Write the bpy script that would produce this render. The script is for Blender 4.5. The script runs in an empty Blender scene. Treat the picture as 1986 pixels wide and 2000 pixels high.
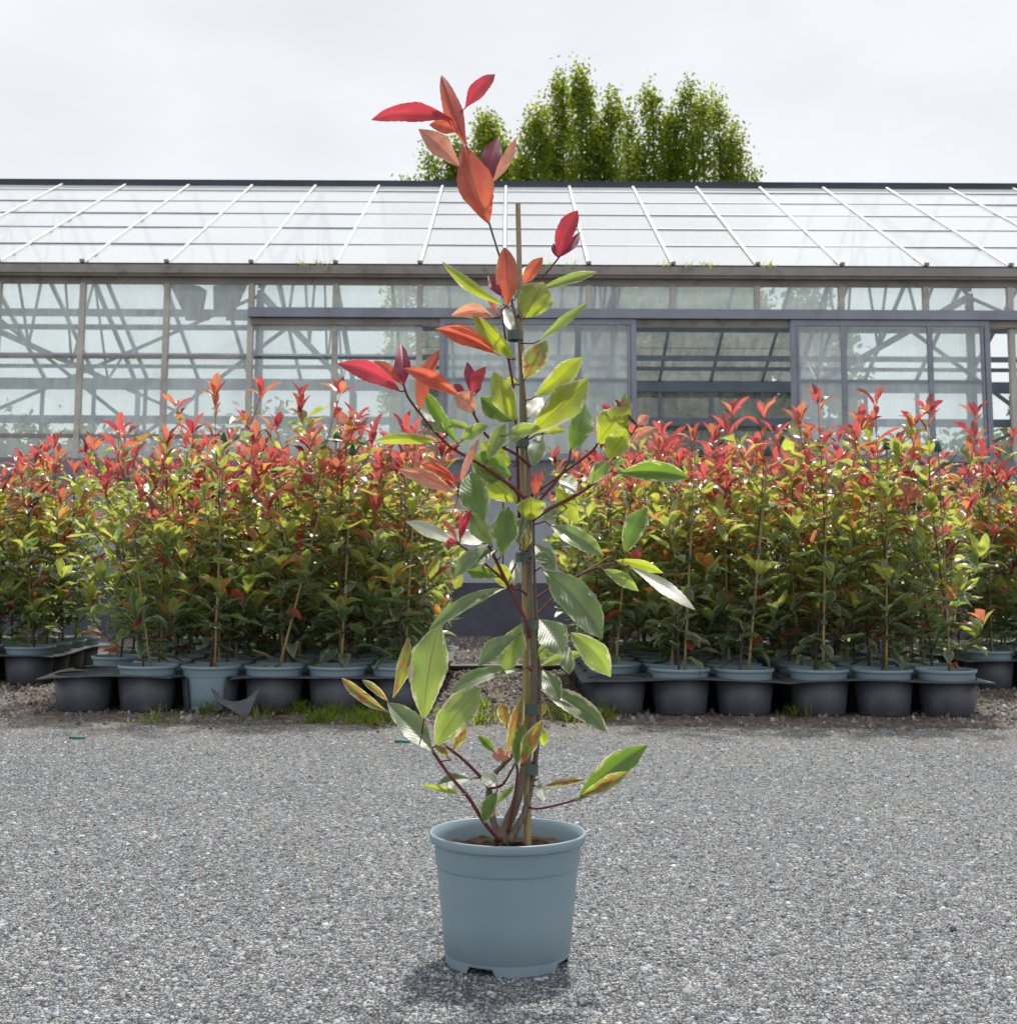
import bpy, math, random
import numpy as np
from mathutils import Matrix, Vector, Euler

R = math.radians
sc = bpy.context.scene
col = sc.collection

# ------------------------------------------------------------------ camera
F_PX, PITCH, ROLL, XC, YC, CAM_H = 2740.0, R(7.436), R(0.26), 993.0, 732.4, 0.656
PW, PH = 1986.0, 2000.0
cd = bpy.data.cameras.new('camera')
cam = bpy.data.objects.new('camera', cd)
col.objects.link(cam)
sc.camera = cam
QC = Euler((R(90) + PITCH, 0, 0)).to_matrix() @ Matrix.Rotation(ROLL, 3, 'Z')
cam.matrix_world = Matrix.Translation((0, 0, CAM_H)) @ QC.to_4x4()
cd.sensor_fit = 'HORIZONTAL'
cd.sensor_width = 36.0
cd.lens = 36.0 * F_PX / PW
cd.shift_y = -(PH / 2 - YC) / PW
cd.clip_start = 0.05
cd.clip_end = 2000
cd.dof.use_dof = True
cd.dof.focus_distance = 2.42
cd.dof.aperture_fstop = 18.0

# ------------------------------------------------------------------ sky, sun, exposure
SUN_EL, SUN_AZ = R(59), R(15)
world = bpy.data.worlds.new('World')
sc.world = world
world.use_nodes = True
wn, wl = world.node_tree.nodes, world.node_tree.links
for n in list(wn):
    wn.remove(n)
w_out = wn.new('ShaderNodeOutputWorld')
w_bg = wn.new('ShaderNodeBackground')
w_bg.inputs['Strength'].default_value = 0.1
w_sky = wn.new('ShaderNodeTexSky')
w_sky.sky_type = 'NISHITA'
w_sky.sun_disc = False
w_sky.sun_elevation = SUN_EL
w_sky.sun_rotation = SUN_AZ
w_tc = wn.new('ShaderNodeTexCoord')
w_map = wn.new('ShaderNodeMapping')
w_map.inputs['Scale'].default_value = (1.0, 1.0, 2.6)
w_n1 = wn.new('ShaderNodeTexNoise')
w_n1.inputs['Scale'].default_value = 2.6
w_n1.inputs['Detail'].default_value = 5
w_n1.inputs['Roughness'].default_value = 0.5
w_r1 = wn.new('ShaderNodeValToRGB')
w_r1.color_ramp.elements[0].position = 0.3
w_r1.color_ramp.elements[0].color = (5.45, 5.62, 5.85, 1)
w_r1.color_ramp.elements[1].position = 0.66
w_r1.color_ramp.elements[1].color = (6.75, 6.82, 6.9, 1)
w_mx = wn.new('ShaderNodeMix')
w_mx.data_type = 'RGBA'
w_mx.inputs['Factor'].default_value = 0.93
wl.new(w_tc.outputs['Generated'], w_map.inputs['Vector'])
wl.new(w_map.outputs['Vector'], w_n1.inputs['Vector'])
wl.new(w_n1.outputs['Fac'], w_r1.inputs['Fac'])
wl.new(w_sky.outputs['Color'], w_mx.inputs[6])
wl.new(w_r1.outputs['Color'], w_mx.inputs[7])
wl.new(w_mx.outputs[2], w_bg.inputs['Color'])
wl.new(w_bg.outputs['Background'], w_out.inputs['Surface'])

sl = bpy.data.lights.new('sun', 'SUN')
sl.energy = 3.0
sl.angle = R(3.5)
sl.color = (1.0, 0.95, 0.87)
sun = bpy.data.objects.new('sun', sl)
col.objects.link(sun)
S_DIR = Vector((math.sin(SUN_AZ) * math.cos(SUN_EL), math.cos(SUN_AZ) * math.cos(SUN_EL), math.sin(SUN_EL)))
sun.rotation_euler = S_DIR.to_track_quat('Z', 'Y').to_euler()
sun.location = (4, 12, 20)

vs = sc.view_settings
vs.view_transform = 'Standard'
vs.look = 'None'
vs.exposure = 0.55
vs.gamma = 1.0
vs.use_curve_mapping = False
sc.cycles.max_bounces = 8
sc.cycles.transparent_max_bounces = 16
sc.cycles.transmission_bounces = 6
sc.cycles.caustics_reflective = False
sc.cycles.caustics_refractive = False
sc.cycles.use_denoising = True
sc.cycles.sample_clamp_indirect = 6.0


# ------------------------------------------------------------------ pixel helpers
def ray(px, py):
    return QC @ Vector(((px - XC) / F_PX, -(py - YC) / F_PX, -1.0))


def at(px, py, Y):
    d = ray(px, py)
    t = Y / d.y
    return Vector((d.x * t, Y, CAM_H + d.z * t))


def on_ground(px, py, z=0.0):
    d = ray(px, py)
    t = (z - CAM_H) / d.z
    return Vector((d.x * t, d.y * t, z))


# ------------------------------------------------------------------ mesh helpers
class MB:
    """collects verts and faces, then links ONE mesh object"""

    def __init__(self):
        self.v, self.f, self.m = [], [], []

    def add(self, vs_, fs, mi=0):
        o = len(self.v)
        self.v += [tuple(p) for p in vs_]
        self.f += [tuple(i + o for i in q) for q in fs]
        self.m += [mi] * len(fs)
        return self

    def box(self, x0, x1, y0, y1, z0, z1, mi=0):
        p = [(x0, y0, z0), (x1, y0, z0), (x1, y1, z0), (x0, y1, z0), (x0, y0, z1), (x1, y0, z1), (x1, y1, z1), (x0, y1, z1)]
        return self.add(p, [(3, 2, 1, 0), (4, 5, 6, 7), (0, 1, 5, 4), (1, 2, 6, 5), (2, 3, 7, 6), (3, 0, 4, 7)], mi)

    def bar(self, a, b, w, h, up=(0, 0, 1), mi=0):
        a, b = Vector(a), Vector(b)
        d = (b - a).normalized()
        s = d.cross(Vector(up))
        if s.length < 1e-5:
            s = d.cross(Vector((0, 1, 0)))
        s.normalize()
        u = s.cross(d)
        p = []
        for q in (a, b):
            for i, j in ((-1, -1), (1, -1), (1, 1), (-1, 1)):
                p.append(q + s * i * w / 2 + u * j * h / 2)
        return self.add(p, [(3, 2, 1, 0), (4, 5, 6, 7), (0, 1, 5, 4), (1, 2, 6, 5), (2, 3, 7, 6), (3, 0, 4, 7)], mi)

    def tube(self, pts, rad, n=7, mi=0, cap=True):
        pts = [Vector(p) for p in pts]
        if not hasattr(rad, '__len__'):
            rad = [rad] * len(pts)
        V, Fq = [], []
        side = None
        for i, p in enumerate(pts):
            d = (pts[min(i + 1, len(pts) - 1)] - pts[max(i - 1, 0)])
            if d.length < 1e-9:
                d = Vector((0, 0, 1))
            d.normalize()
            if side is None:
                side = d.cross(Vector((0.3, 0.9, 0.1)))
            else:
                side = side - d * side.dot(d)
            side.normalize()
            u = d.cross(side)
            for k in range(n):
                a = 2 * math.pi * k / n
                V.append(p + (side * math.cos(a) + u * math.sin(a)) * rad[i])
        for i in range(len(pts) - 1):
            for k in range(n):
                k2 = (k + 1) % n
                Fq.append((i * n + k, i * n + k2, (i + 1) * n + k2, (i + 1) * n + k))
        if cap:
            Fq.append(tuple(range(n))[::-1])
            Fq.append(tuple((len(pts) - 1) * n + k for k in range(n)))
        return self.add(V, Fq, mi)

    def lathe(self, prof, n=32, mi=0, c=(0, 0, 0)):
        V, Fq = [], []
        for r, z in prof:
            for k in range(n):
                a = 2 * math.pi * k / n
                V.append((c[0] + r * math.cos(a), c[1] + r * math.sin(a), c[2] + z))
        for i in range(len(prof) - 1):
            for k in range(n):
                k2 = (k + 1) % n
                Fq.append((i * n + k, i * n + k2, (i + 1) * n + k2, (i + 1) * n + k))
        return self.add(V, Fq, mi)

    def mesh(self, name, mats, smooth=False):
        me = bpy.data.meshes.new(name)
        me.from_pydata(self.v, [], self.f)
        if not isinstance(mats, (list, tuple)):
            mats = [mats]
        for m in mats:
            me.materials.append(m)
        if len(mats) > 1:
            me.polygons.foreach_set('material_index', self.m)
        if smooth:
            me.polygons.foreach_set('use_smooth', [True] * len(me.polygons))
        me.update()
        return me

    def build(self, name, mats, parent=None, smooth=False):
        return link(name, self.mesh(name, mats, smooth), parent)


def link(name, me, parent=None, matrix=None):
    o = bpy.data.objects.new(name, me)
    col.objects.link(o)
    if parent is not None:
        o.parent = parent
    if matrix is not None:
        o.matrix_local = matrix
    return o


def empty(name, loc=(0, 0, 0), rz=0.0):
    o = bpy.data.objects.new(name, None)
    o.empty_display_size = 0.05
    col.objects.link(o)
    o.location = loc
    o.rotation_euler = (0, 0, rz)
    return o


def tag(o, label, cat, group=None, kind=None):
    if label:
        o['label'] = label
    if cat:
        o['category'] = cat
    if group:
        o['group'] = group
    if kind:
        o['kind'] = kind
    return o


def np_mesh(name, V, Fa, mat, attrs=None, smooth=False):
    """fast mesh from numpy: V (n,3), Fa (m,k) all with the same k; attrs name -> (type, array per point)"""
    me = bpy.data.meshes.new(name)
    V = np.asarray(V, np.float32)
    Fa = np.asarray(Fa, np.int32)
    n, (m, k) = len(V), Fa.shape
    me.vertices.add(n)
    me.vertices.foreach_set('co', V.ravel())
    me.loops.add(m * k)
    me.loops.foreach_set('vertex_index', Fa.ravel())
    me.polygons.add(m)
    me.polygons.foreach_set('loop_start', np.arange(0, m * k, k, dtype=np.int32))
    me.polygons.foreach_set('loop_total', np.full(m, k, np.int32))
    if smooth:
        me.polygons.foreach_set('use_smooth', np.ones(m, bool))
    if attrs:
        for an, arr in attrs.items():
            arr = np.asarray(arr, np.float32)
            if an in ('lc', 'lt'):
                a = me.attributes.new(an, 'FLOAT_COLOR', 'POINT')
                c4 = np.ones((n, 4), np.float32)
                c4[:, :3] = arr
                a.data.foreach_set('color', c4.ravel())
            else:
                a = me.attributes.new(an, 'FLOAT_VECTOR', 'POINT')
                a.data.foreach_set('vector', arr.ravel())
    me.materials.append(mat)
    me.update()
    me.validate()
    return me


# ------------------------------------------------------------------ materials
class NT:
    def __init__(self, name):
        self.mat = bpy.data.materials.new(name)
        self.mat.use_nodes = True
        self.t = self.mat.node_tree
        for n in list(self.t.nodes):
            self.t.nodes.remove(n)
        self.out = self.t.nodes.new('ShaderNodeOutputMaterial')

    def n(self, typ, props=None, **ins):
        nd = self.t.nodes.new(typ)
        for k, v in (props or {}).items():
            setattr(nd, k, v)
        for k, v in ins.items():
            self.set(nd, k, v)
        return nd

    def set(self, nd, k, v):
        key = int(k[1:]) if (k[0] == 'i' and k[1:].isdigit()) else k.replace('_', ' ')
        s = nd.inputs[key]
        if hasattr(v, 'is_output') or isinstance(v, bpy.types.NodeSocket):
            self.t.links.new(v, s)
        else:
            s.default_value = v

    def math(self, op, a, b=0.0, c=0.0, clamp=False):
        nd = self.n('ShaderNodeMath', {'operation': op, 'use_clamp': clamp}, i0=a, i1=b)
        if op in ('MULTIPLY_ADD', 'SMOOTH_MIN'):
            self.set(nd, 'i2', c)
        return nd.outputs[0]

    def mix(self, fac, a, b, blend='MIX'):
        nd = self.n('ShaderNodeMix', {'data_type': 'RGBA', 'blend_type': blend}, i0=fac, i6=a, i7=b)
        return nd.outputs[2]

    def noise(self, vec, scale, detail=4, rough=0.5):
        nd = self.n('ShaderNodeTexNoise', None, Scale=scale, Detail=detail, Roughness=rough)
        if vec is not None:
            self.set(nd, 'Vector', vec)
        return nd.outputs['Fac']

    def ramp(self, fac, stops):
        nd = self.n('ShaderNodeValToRGB')
        e = nd.color_ramp.elements
        while len(e) < len(stops):
            e.new(0.5)
        for q, (p, c) in zip(e, stops):
            q.position = p
            q.color = (*c, 1) if len(c) == 3 else c
        self.set(nd, 'i0', fac)
        return nd.outputs[0]

    def sstep(self, x, lo, hi):
        nd = self.n('ShaderNodeMapRange', {'interpolation_type': 'SMOOTHSTEP', 'clamp': True}, Value=x)
        self.set(nd, 'i1', lo)
        self.set(nd, 'i2', hi)
        return nd.outputs[0]

    def bump(self, h, strength, dist=0.01):
        return self.n('ShaderNodeBump', None, Height=h, Strength=strength, Distance=dist).outputs[0]

    def obj(self):
        return self.n('ShaderNodeTexCoord').outputs['Object']

    def pos(self):
        return self.n('ShaderNodeNewGeometry').outputs['Position']

    def attr(self, name, typ='GEOMETRY'):
        return self.n('ShaderNodeAttribute', {'attribute_name': name, 'attribute_type': typ})

    def done(self, sh):
        self.t.links.new(sh, self.out.inputs['Surface'])
        return self.mat


def simple(name, rgb, rough=0.6, var=0.15, scale=12.0, spec=0.4, metal=0.0, bump=0.0, bscale=80.0, dirt=None, dirt_amt=0.4):
    T = NT(name)
    o = T.obj()
    nf = T.noise(o, scale, 5, 0.6)
    lo = tuple(c * (1 - var) for c in rgb)
    hi = tuple(min(1, c * (1 + var)) for c in rgb)
    c = T.ramp(nf, [(0.3, lo), (0.7, hi)])
    if dirt:
        d = T.sstep(T.noise(o, scale * 2.3, 6, 0.7), 0.5, 0.72)
        c = T.mix(T.math('MULTIPLY', d, dirt_amt), c, (*dirt, 1))
    p = T.n('ShaderNodeBsdfPrincipled', None, Base_Color=c, Roughness=rough, Metallic=metal)
    p.inputs['Specular IOR Level'].default_value = spec
    if bump:
        T.set(p, 'Normal', T.bump(T.noise(o, bscale, 4, 0.6), bump, 0.004))
    return T.done(p.outputs[0])


def leaf_material(name, src, gloss=0.40, vein=0.15, tfac=0.5):
    T = NT(name)
    lc = T.attr('lc', src).outputs['Color']
    lt = T.attr('lt', src).outputs['Color']
    lp = T.n('ShaderNodeSeparateXYZ', None, i0=T.attr('lp', src).outputs['Vector'])
    uvv = T.attr('luv').outputs['Vector']
    uv = T.n('ShaderNodeSeparateXYZ', None, i0=uvv)
    u, v = uv.outputs[0], uv.outputs[1]
    cream, spots, rnd = lp.outputs
    av = T.math('ABSOLUTE', v)
    off = T.n('ShaderNodeCombineXYZ', None, i0=rnd, i1=rnd, i2=rnd).outputs[0]
    off = T.n('ShaderNodeVectorMath', {'operation': 'MULTIPLY_ADD'}, i0=off, i1=(37.0, 91.0, 13.0), i2=uvv).outputs[0]
    st = T.n('ShaderNodeVectorMath', {'operation': 'MULTIPLY'}, i0=off, i1=(1.0, 0.45, 1.0)).outputs[0]
    nz = T.noise(st, 7.0, 4, 0.65)
    n2 = T.noise(st, 5.0, 3, 0.6)
    # broad tone change inside the leaf
    tone = T.ramp(T.noise(st, 2.2, 2, 0.5), [(0.3, (0.78, 0.78, 0.78)), (0.7, (1.2, 1.2, 1.2))])
    # red blotches
    sp = T.math('MULTIPLY', T.sstep(n2, 0.46, 0.6), spots, clamp=True)
    # cream margin
    e = T.math('ADD', av, T.math('MULTIPLY', T.math('SUBTRACT', nz, 0.5), 1.7))
    lo = T.math('MULTIPLY_ADD', cream, -0.8, 1.27)
    cm = T.sstep(e, lo, T.math('ADD', lo, 0.08))
    lz = T.math('MULTIPLY', T.sstep(T.math('ADD', av, T.math('MULTIPLY', T.math('SUBTRACT', n2, 0.5), 1.5)), 0.72, 0.86), T.math('MULTIPLY', cream, 2.4, clamp=True))
    # midrib and side veins
    rib = T.math('SUBTRACT', 1.0, T.sstep(av, 0.015, 0.045))
    vn = T.math('SINE', T.math('MULTIPLY', T.math('SUBTRACT', T.math('MULTIPLY', u, 1.0), T.math('MULTIPLY', av, 0.28)), 75.0))
    vm = T.math('MULTIPLY', T.sstep(vn, 0.8, 1.0), 0.16)

    def chain(c, red, crm, ribc, lzc):
        c = T.mix(1.0, c, tone, 'MULTIPLY')
        c = T.mix(vm, c, T.mix(1.0, c, (0.55, 0.5, 0.45, 1), 'MULTIPLY'))
        c = T.mix(sp, c, red)
        c = T.mix(T.math('MULTIPLY', lz, 0.6), c, lzc)
        c = T.mix(cm, c, crm)
        return T.mix(T.math('MULTIPLY', rib, 0.65), c, ribc)
    base = chain(lc, (0.36, 0.022, 0.05, 1), (0.56, 0.53, 0.38, 1), (0.2, 0.07, 0.04, 1), (0.20, 0.27, 0.13, 1))
    tr = chain(lt, (0.70, 0.055, 0.07, 1), (0.8, 0.72, 0.42, 1), (0.25, 0.05, 0.03, 1), (0.50, 0.60, 0.16, 1))
    hgt = T.math('ADD', T.math('MULTIPLY', vn, 0.5), T.math('MULTIPLY', nz, 1.0))
    nrm = T.bump(hgt, vein, 0.0012)
    p = T.n('ShaderNodeBsdfPrincipled', None, Base_Color=base, Roughness=gloss, Normal=nrm)
    p.inputs['Specular IOR Level'].default_value = 0.75
    t = T.n('ShaderNodeBsdfTranslucent', None, Color=tr)
    m = T.n('ShaderNodeMixShader', None, i0=tfac, i1=p.outputs[0], i2=t.outputs[0])
    return T.done(m.outputs[0])


def crown_material(name, gloss=0.45):
    T = NT(name)
    lc = T.attr('lc').outputs['Color']
    lt = T.attr('lt').outputs['Color']
    p = T.n('ShaderNodeBsdfPrincipled', None, Base_Color=lc, Roughness=gloss)
    p.inputs['Specular IOR Level'].default_value = 0.3
    t = T.n('ShaderNodeBsdfTranslucent', None, Color=lt)
    m = T.n('ShaderNodeMixShader', None, i0=0.45, i1=p.outputs[0], i2=t.outputs[0])
    return T.done(m.outputs[0])


def stone_material(name, rough=0.75):
    T = NT(name)
    lc = T.attr('lc').outputs['Color']
    nf = T.noise(T.pos(), 260.0, 3, 0.6)
    c = T.mix(1.0, lc, T.ramp(nf, [(0.3, (0.75, 0.75, 0.75)), (0.7, (1.2, 1.2, 1.2))]), 'MULTIPLY')
    p = T.n('ShaderNodeBsdfPrincipled', None, Base_Color=c, Roughness=rough)
    p.inputs['Specular IOR Level'].default_value = 0.35
    return T.done(p.outputs[0])


def asphalt_material():
    T = NT('worn_asphalt')
    p0 = T.pos()
    vo = T.n('ShaderNodeTexVoronoi', {'feature': 'F1'}, Vector=p0, Scale=150.0, Randomness=1.0)
    ve = T.n('ShaderNodeTexVoronoi', {'feature': 'DISTANCE_TO_EDGE'}, Vector=p0, Scale=150.0, Randomness=1.0)
    v2 = T.n('ShaderNodeTexVoronoi', {'feature': 'F1'}, Vector=p0, Scale=52.0, Randomness=1.0)
    cs = T.n('ShaderNodeSeparateColor', None, i0=vo.outputs['Color'])
    c2 = T.n('ShaderNodeSeparateColor', None, i0=v2.outputs['Color'])
    c = T.ramp(cs.outputs[0], [(0.0, (0.07, 0.074, 0.083)), (0.25, (0.17, 0.178, 0.188)), (0.6, (0.28, 0.288, 0.295)), (0.9, (0.38, 0.375, 0.36)), (1.0, (0.50, 0.48, 0.45))])
    big = T.ramp(c2.outputs[1], [(0.0, (0.75, 0.78, 0.82)), (0.6, (1.0, 1.0, 1.0)), (0.92, (1.15, 1.13, 1.1))])
    c = T.mix(0.8, c, big, 'MULTIPLY')
    gap = T.math('SUBTRACT', 1.0, T.sstep(ve.outputs[0], 0.02, 0.13))
    c = T.mix(T.math('MULTIPLY', gap, 0.75), c, (0.055, 0.055, 0.06, 1))
    # slow wear patches and dusty far edge
    n1 = T.noise(p0, 1.1, 5, 0.6)
    c = T.mix(1.0, c, T.ramp(n1, [(0.3, (0.82, 0.83, 0.85)), (0.7, (1.16, 1.15, 1.13))]), 'MULTIPLY')
    yv = T.n('ShaderNodeSeparateXYZ', None, i0=p0).outputs[1]
    n3 = T.noise(p0, 5.0, 5, 0.65)
    dust = T.sstep(T.math('ADD', yv, T.math('MULTIPLY', n3, 0.9)), 5.35, 6.05)
    c = T.mix(T.math('MULTIPLY', dust, 0.75), c, (0.24, 0.215, 0.175, 1))
    moss = T.math('MULTIPLY', T.sstep(T.noise(p0, 9.0, 5, 0.7), 0.55, 0.7), dust)
    c = T.mix(T.math('MULTIPLY', moss, 0.5), c, (0.13, 0.14, 0.06, 1))
    hh = T.math('ADD', T.math('MULTIPLY', T.sstep(ve.outputs[0], 0.0, 0.2), 1.0), T.math('MULTIPLY', cs.outputs[1], 0.8))
    pr = T.n('ShaderNodeBsdfPrincipled', None, Base_Color=c, Roughness=0.72, Normal=T.bump(hh, 0.9, 0.004))
    pr.inputs['Specular IOR Level'].default_value = 0.4
    return T.done(pr.outputs[0])


def ground_material():
    T = NT('gravelly_soil')
    p0 = T.pos()
    vo = T.n('ShaderNodeTexVoronoi', {'feature': 'F1'}, Vector=p0, Scale=70.0)
    cs = T.n('ShaderNodeSeparateColor', None, i0=vo.outputs['Color'])
    c = T.ramp(cs.outputs[0], [(0.0, (0.05, 0.042, 0.036)), (0.5, (0.15, 0.125, 0.11)), (1.0, (0.3, 0.26, 0.235))])
    n1 = T.noise(p0, 3.0, 6, 0.65)
    c = T.mix(1.0, c, T.ramp(n1, [(0.3, (0.5, 0.5, 0.5)), (0.7, (0.95, 0.9, 0.86))]), 'MULTIPLY')
    g = T.sstep(T.noise(p0, 1.3, 5, 0.7), 0.55, 0.68)
    c = T.mix(T.math('MULTIPLY', g, 0.35), c, (0.09, 0.1, 0.04, 1))
    hh = T.math('ADD', vo.outputs['Distance'], T.noise(p0, 40.0, 4, 0.6))
    pr = T.n('ShaderNodeBsdfPrincipled', None, Base_Color=c, Roughness=0.9, Normal=T.bump(hh, 0.8, 0.008))
    return T.done(pr.outputs[0])


def glass_material(name, dirt, transp, tint, streak=0.4, rough=0.12, white=(0.75, 0.78, 0.78), ior=1.45):
    """dusty horticultural glass: see-through, a milky film (both sides) and a mirror sheen"""
    T = NT(name)
    p0 = T.pos()
    st = T.n('ShaderNodeMapping', None, Vector=p0, Scale=(14.0, 3.0, 2.2)).outputs[0]
    n1 = T.noise(st, 1.0, 6, 0.65)
    n2 = T.noise(p0, 1.1, 4, 0.6)
    d = T.math('ADD', T.math('MULTIPLY', T.math('SUBTRACT', n1, 0.5), streak), T.math('MULTIPLY', T.math('SUBTRACT', n2, 0.5), streak * 1.2))
    fac = T.math('ADD', d, dirt, clamp=True)
    tr = T.n('ShaderNodeBsdfTransparent', None, Color=(*tint, 1))
    di = T.n('ShaderNodeBsdfDiffuse', None, Color=(*white, 1))
    tl = T.n('ShaderNodeBsdfTranslucent', None, Color=(*white, 1))
    film = T.n('ShaderNodeMixShader', None, i0=transp, i1=di.outputs[0], i2=tl.outputs[0])
    body = T.n('ShaderNodeMixShader', None, i0=fac, i1=tr.outputs[0], i2=film.outputs[0])
    gl = T.n('ShaderNodeBsdfGlossy', None, Roughness=rough, Color=(0.9, 0.95, 1.0, 1))
    bf = T.n('ShaderNodeNewGeometry').outputs['Backfacing']
    # a thin pane reflects alike from both sides
    ee = T.math('ADD', T.math('MULTIPLY', bf, 1.0 / ior - ior), ior)
    fr = T.n('ShaderNodeFresnel', None, IOR=ee)
    m = T.n('ShaderNodeMixShader', None, i0=fr.outputs[0], i1=body.outputs[0], i2=gl.outputs[0])
    return T.done(m.outputs[0])


def bark_material(name, c0, c1, scale=(60, 60, 9), red=None):
    T = NT(name)
    o = T.pos()
    st = T.n('ShaderNodeMapping', None, Vector=o, Scale=scale).outputs[0]
    n1 = T.noise(st, 3.0, 6, 0.7)
    c = T.ramp(n1, [(0.3, c0), (0.7, c1)])
    p = T.n('ShaderNodeBsdfPrincipled', None, Base_Color=c, Roughness=0.7, Normal=T.bump(n1, 0.5, 0.003))
    return T.done(p.outputs[0])


def cane_material():
    T = NT('bamboo_cane')
    o = T.pos()
    st = T.n('ShaderNodeMapping', None, Vector=o, Scale=(90, 90, 5)).outputs[0]
    n1 = T.noise(st, 2.0, 5, 0.6)
    c = T.ramp(n1, [(0.25, (0.26, 0.19, 0.08)), (0.55, (0.40, 0.30, 0.12)), (0.8, (0.47, 0.38, 0.18))])
    # upper length weathered grey
    z = T.n('ShaderNodeSeparateXYZ', None, i0=o).outputs[2]
    g = T.sstep(T.math('ADD', z, T.math('MULTIPLY', n1, 0.3)), 0.75, 1.15)
    c = T.mix(T.math('MULTIPLY', g, 0.75), c, (0.30, 0.255, 0.19, 1))
    p = T.n('ShaderNodeBsdfPrincipled', None, Base_Color=c, Roughness=0.45, Normal=T.bump(n1, 0.2, 0.002))
    return T.done(p.outputs[0])


def pot_material():
    T = NT('blue_grey_pot_plastic')
    o = T.obj()
    n1 = T.noise(o, 5.0, 5, 0.6)
    c = T.ramp(n1, [(0.3, (0.26, 0.36, 0.425)), (0.7, (0.30, 0.405, 0.465))])
    # mud splashes and dusty scuffs
    sp = T.sstep(T.noise(o, 95.0, 5, 0.7), 0.66, 0.73)
    c = T.mix(T.math('MULTIPLY', sp, 0.7), c, (0.10, 0.07, 0.05, 1))
    du = T.sstep(T.noise(o, 9.0, 6, 0.75), 0.52, 0.75)
    c = T.mix(T.math('MULTIPLY', du, 0.3), c, (0.33, 0.35, 0.34, 1))
    p = T.n('ShaderNodeBsdfPrincipled', None, Base_Color=c, Roughness=0.42, Normal=T.bump(T.noise(o, 340.0, 3, 0.5), 0.08, 0.001))
    p.inputs['Specular IOR Level'].default_value = 0.45
    t = T.n('ShaderNodeBsdfTranslucent', None, Color=c)
    m = T.n('ShaderNodeMixShader', None, i0=0.12, i1=p.outputs[0], i2=t.outputs[0])
    return T.done(m.outputs[0])


M = {}
M['leaf_obj'] = leaf_material('photinia_leaf', 'OBJECT')
M['leaf_geo'] = leaf_material('photinia_foliage', 'GEOMETRY', 0.28)
M['leaf_bed'] = leaf_material('photinia_bed_leaf', 'OBJECT', 0.28)
M['crown'] = crown_material('tree_leaves')
M['stone'] = stone_material('stone_chippings')
M['asphalt'] = asphalt_material()
M['ground'] = ground_material()
M['pot'] = pot_material()
M['soil'] = simple('potting_compost', (0.045, 0.03, 0.02), 0.95, 0.5, 60, 0.1, bump=1.0, bscale=180)
M['tray'] = simple('black_tray_plastic', (0.075, 0.083, 0.102), 0.5, 0.25, 9, 0.4, bump=0.1, bscale=120, dirt=(0.16, 0.14, 0.12), dirt_amt=0.35)
M['cane'] = cane_material()
M['bark'] = bark_material('grey_brown_bark', (0.09, 0.068, 0.052), (0.25, 0.20, 0.16))
M['twig'] = bark_material('red_brown_twig', (0.085, 0.018, 0.018), (0.20, 0.05, 0.045))
M['bedstem'] = bark_material('dark_shrub_stem', (0.045, 0.03, 0.025), (0.13, 0.085, 0.065))
M['tie'] = simple('green_tie_tape', (0.08, 0.125, 0.10), 0.5, 0.2, 30, 0.4)
M['cap'] = simple('green_cane_cap', (0.012, 0.10, 0.07), 0.45, 0.15, 30, 0.4)
M['alu'] = simple('grey_aluminium', (0.26, 0.29, 0.35), 0.5, 0.15, 3, 0.5, metal=0.2, dirt=(0.13, 0.125, 0.11), dirt_amt=0.4)
M['galv'] = simple('weathered_galvanised', (0.52, 0.50, 0.47), 0.6, 0.18, 4, 0.4, dirt=(0.17, 0.14, 0.11), dirt_amt=0.5)
M['gutter'] = simple('stained_gutter', (0.30, 0.285, 0.27), 0.65, 0.2, 3, 0.4, dirt=(0.10, 0.085, 0.07), dirt_amt=0.6)
M['white_bar'] = simple('white_painted_bar', (0.74, 0.74, 0.72), 0.5, 0.06, 6, 0.4, dirt=(0.42, 0.40, 0.36), dirt_amt=0.45)
M['ridge'] = simple('dark_blue_ridge', (0.045, 0.06, 0.085), 0.55, 0.3, 1.2, 0.4)
M['steel'] = simple('inner_steel', (0.13, 0.16, 0.20), 0.6, 0.15, 5, 0.4)
M['glass_roof'] = glass_material('whitewashed_roof_glass', 0.85, 0.46, (0.97, 0.985, 0.98), 0.14, 0.06, (0.97, 0.97, 0.97), 2.3)
M['glass_front'] = glass_material('dusty_wall_glass', 0.46, 0.84, (0.955, 0.985, 1.0), 0.45, 0.08, (0.90, 0.97, 1.0))
M['glass_back'] = glass_material('dusty_back_glass', 0.16, 0.7, (0.95, 0.985, 0.97), 0.22, 0.1, (0.82, 0.88, 0.87))
_c = NT('clear_glass_edge')
M['clear'] = _c.done(_c.n('ShaderNodeBsdfTransparent', None, Color=(0.97, 0.985, 0.98, 1)).outputs[0])
M['floor'] = simple('pale_bounce_floor', (0.50, 0.51, 0.51), 0.8, 0.1, 1.5, 0.2)  # for the added floor, kept pale to bounce light
M['dado'] = simple('pale_render_panel', (0.40, 0.44, 0.49), 0.8, 0.1, 2.5, 0.2, dirt=(0.28, 0.29, 0.28), dirt_amt=0.5)
M['band'] = simple('blue_grey_sill', (0.20, 0.225, 0.27), 0.7, 0.15, 3, 0.3)
M['plinth'] = simple('slate_plinth', (0.10, 0.105, 0.13), 0.85, 0.2, 4, 0.2, bump=0.3, bscale=60)
M['rubber'] = simple('black_hose', (0.02, 0.021, 0.024), 0.5, 0.2, 20, 0.4)
M['dead'] = simple('dead_leaf_brown', (0.14, 0.06, 0.03), 0.8, 0.4, 40, 0.2)
M['trunk'] = bark_material('tree_bark', (0.05, 0.04, 0.03), (0.14, 0.115, 0.09), (6, 6, 1.5))
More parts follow.
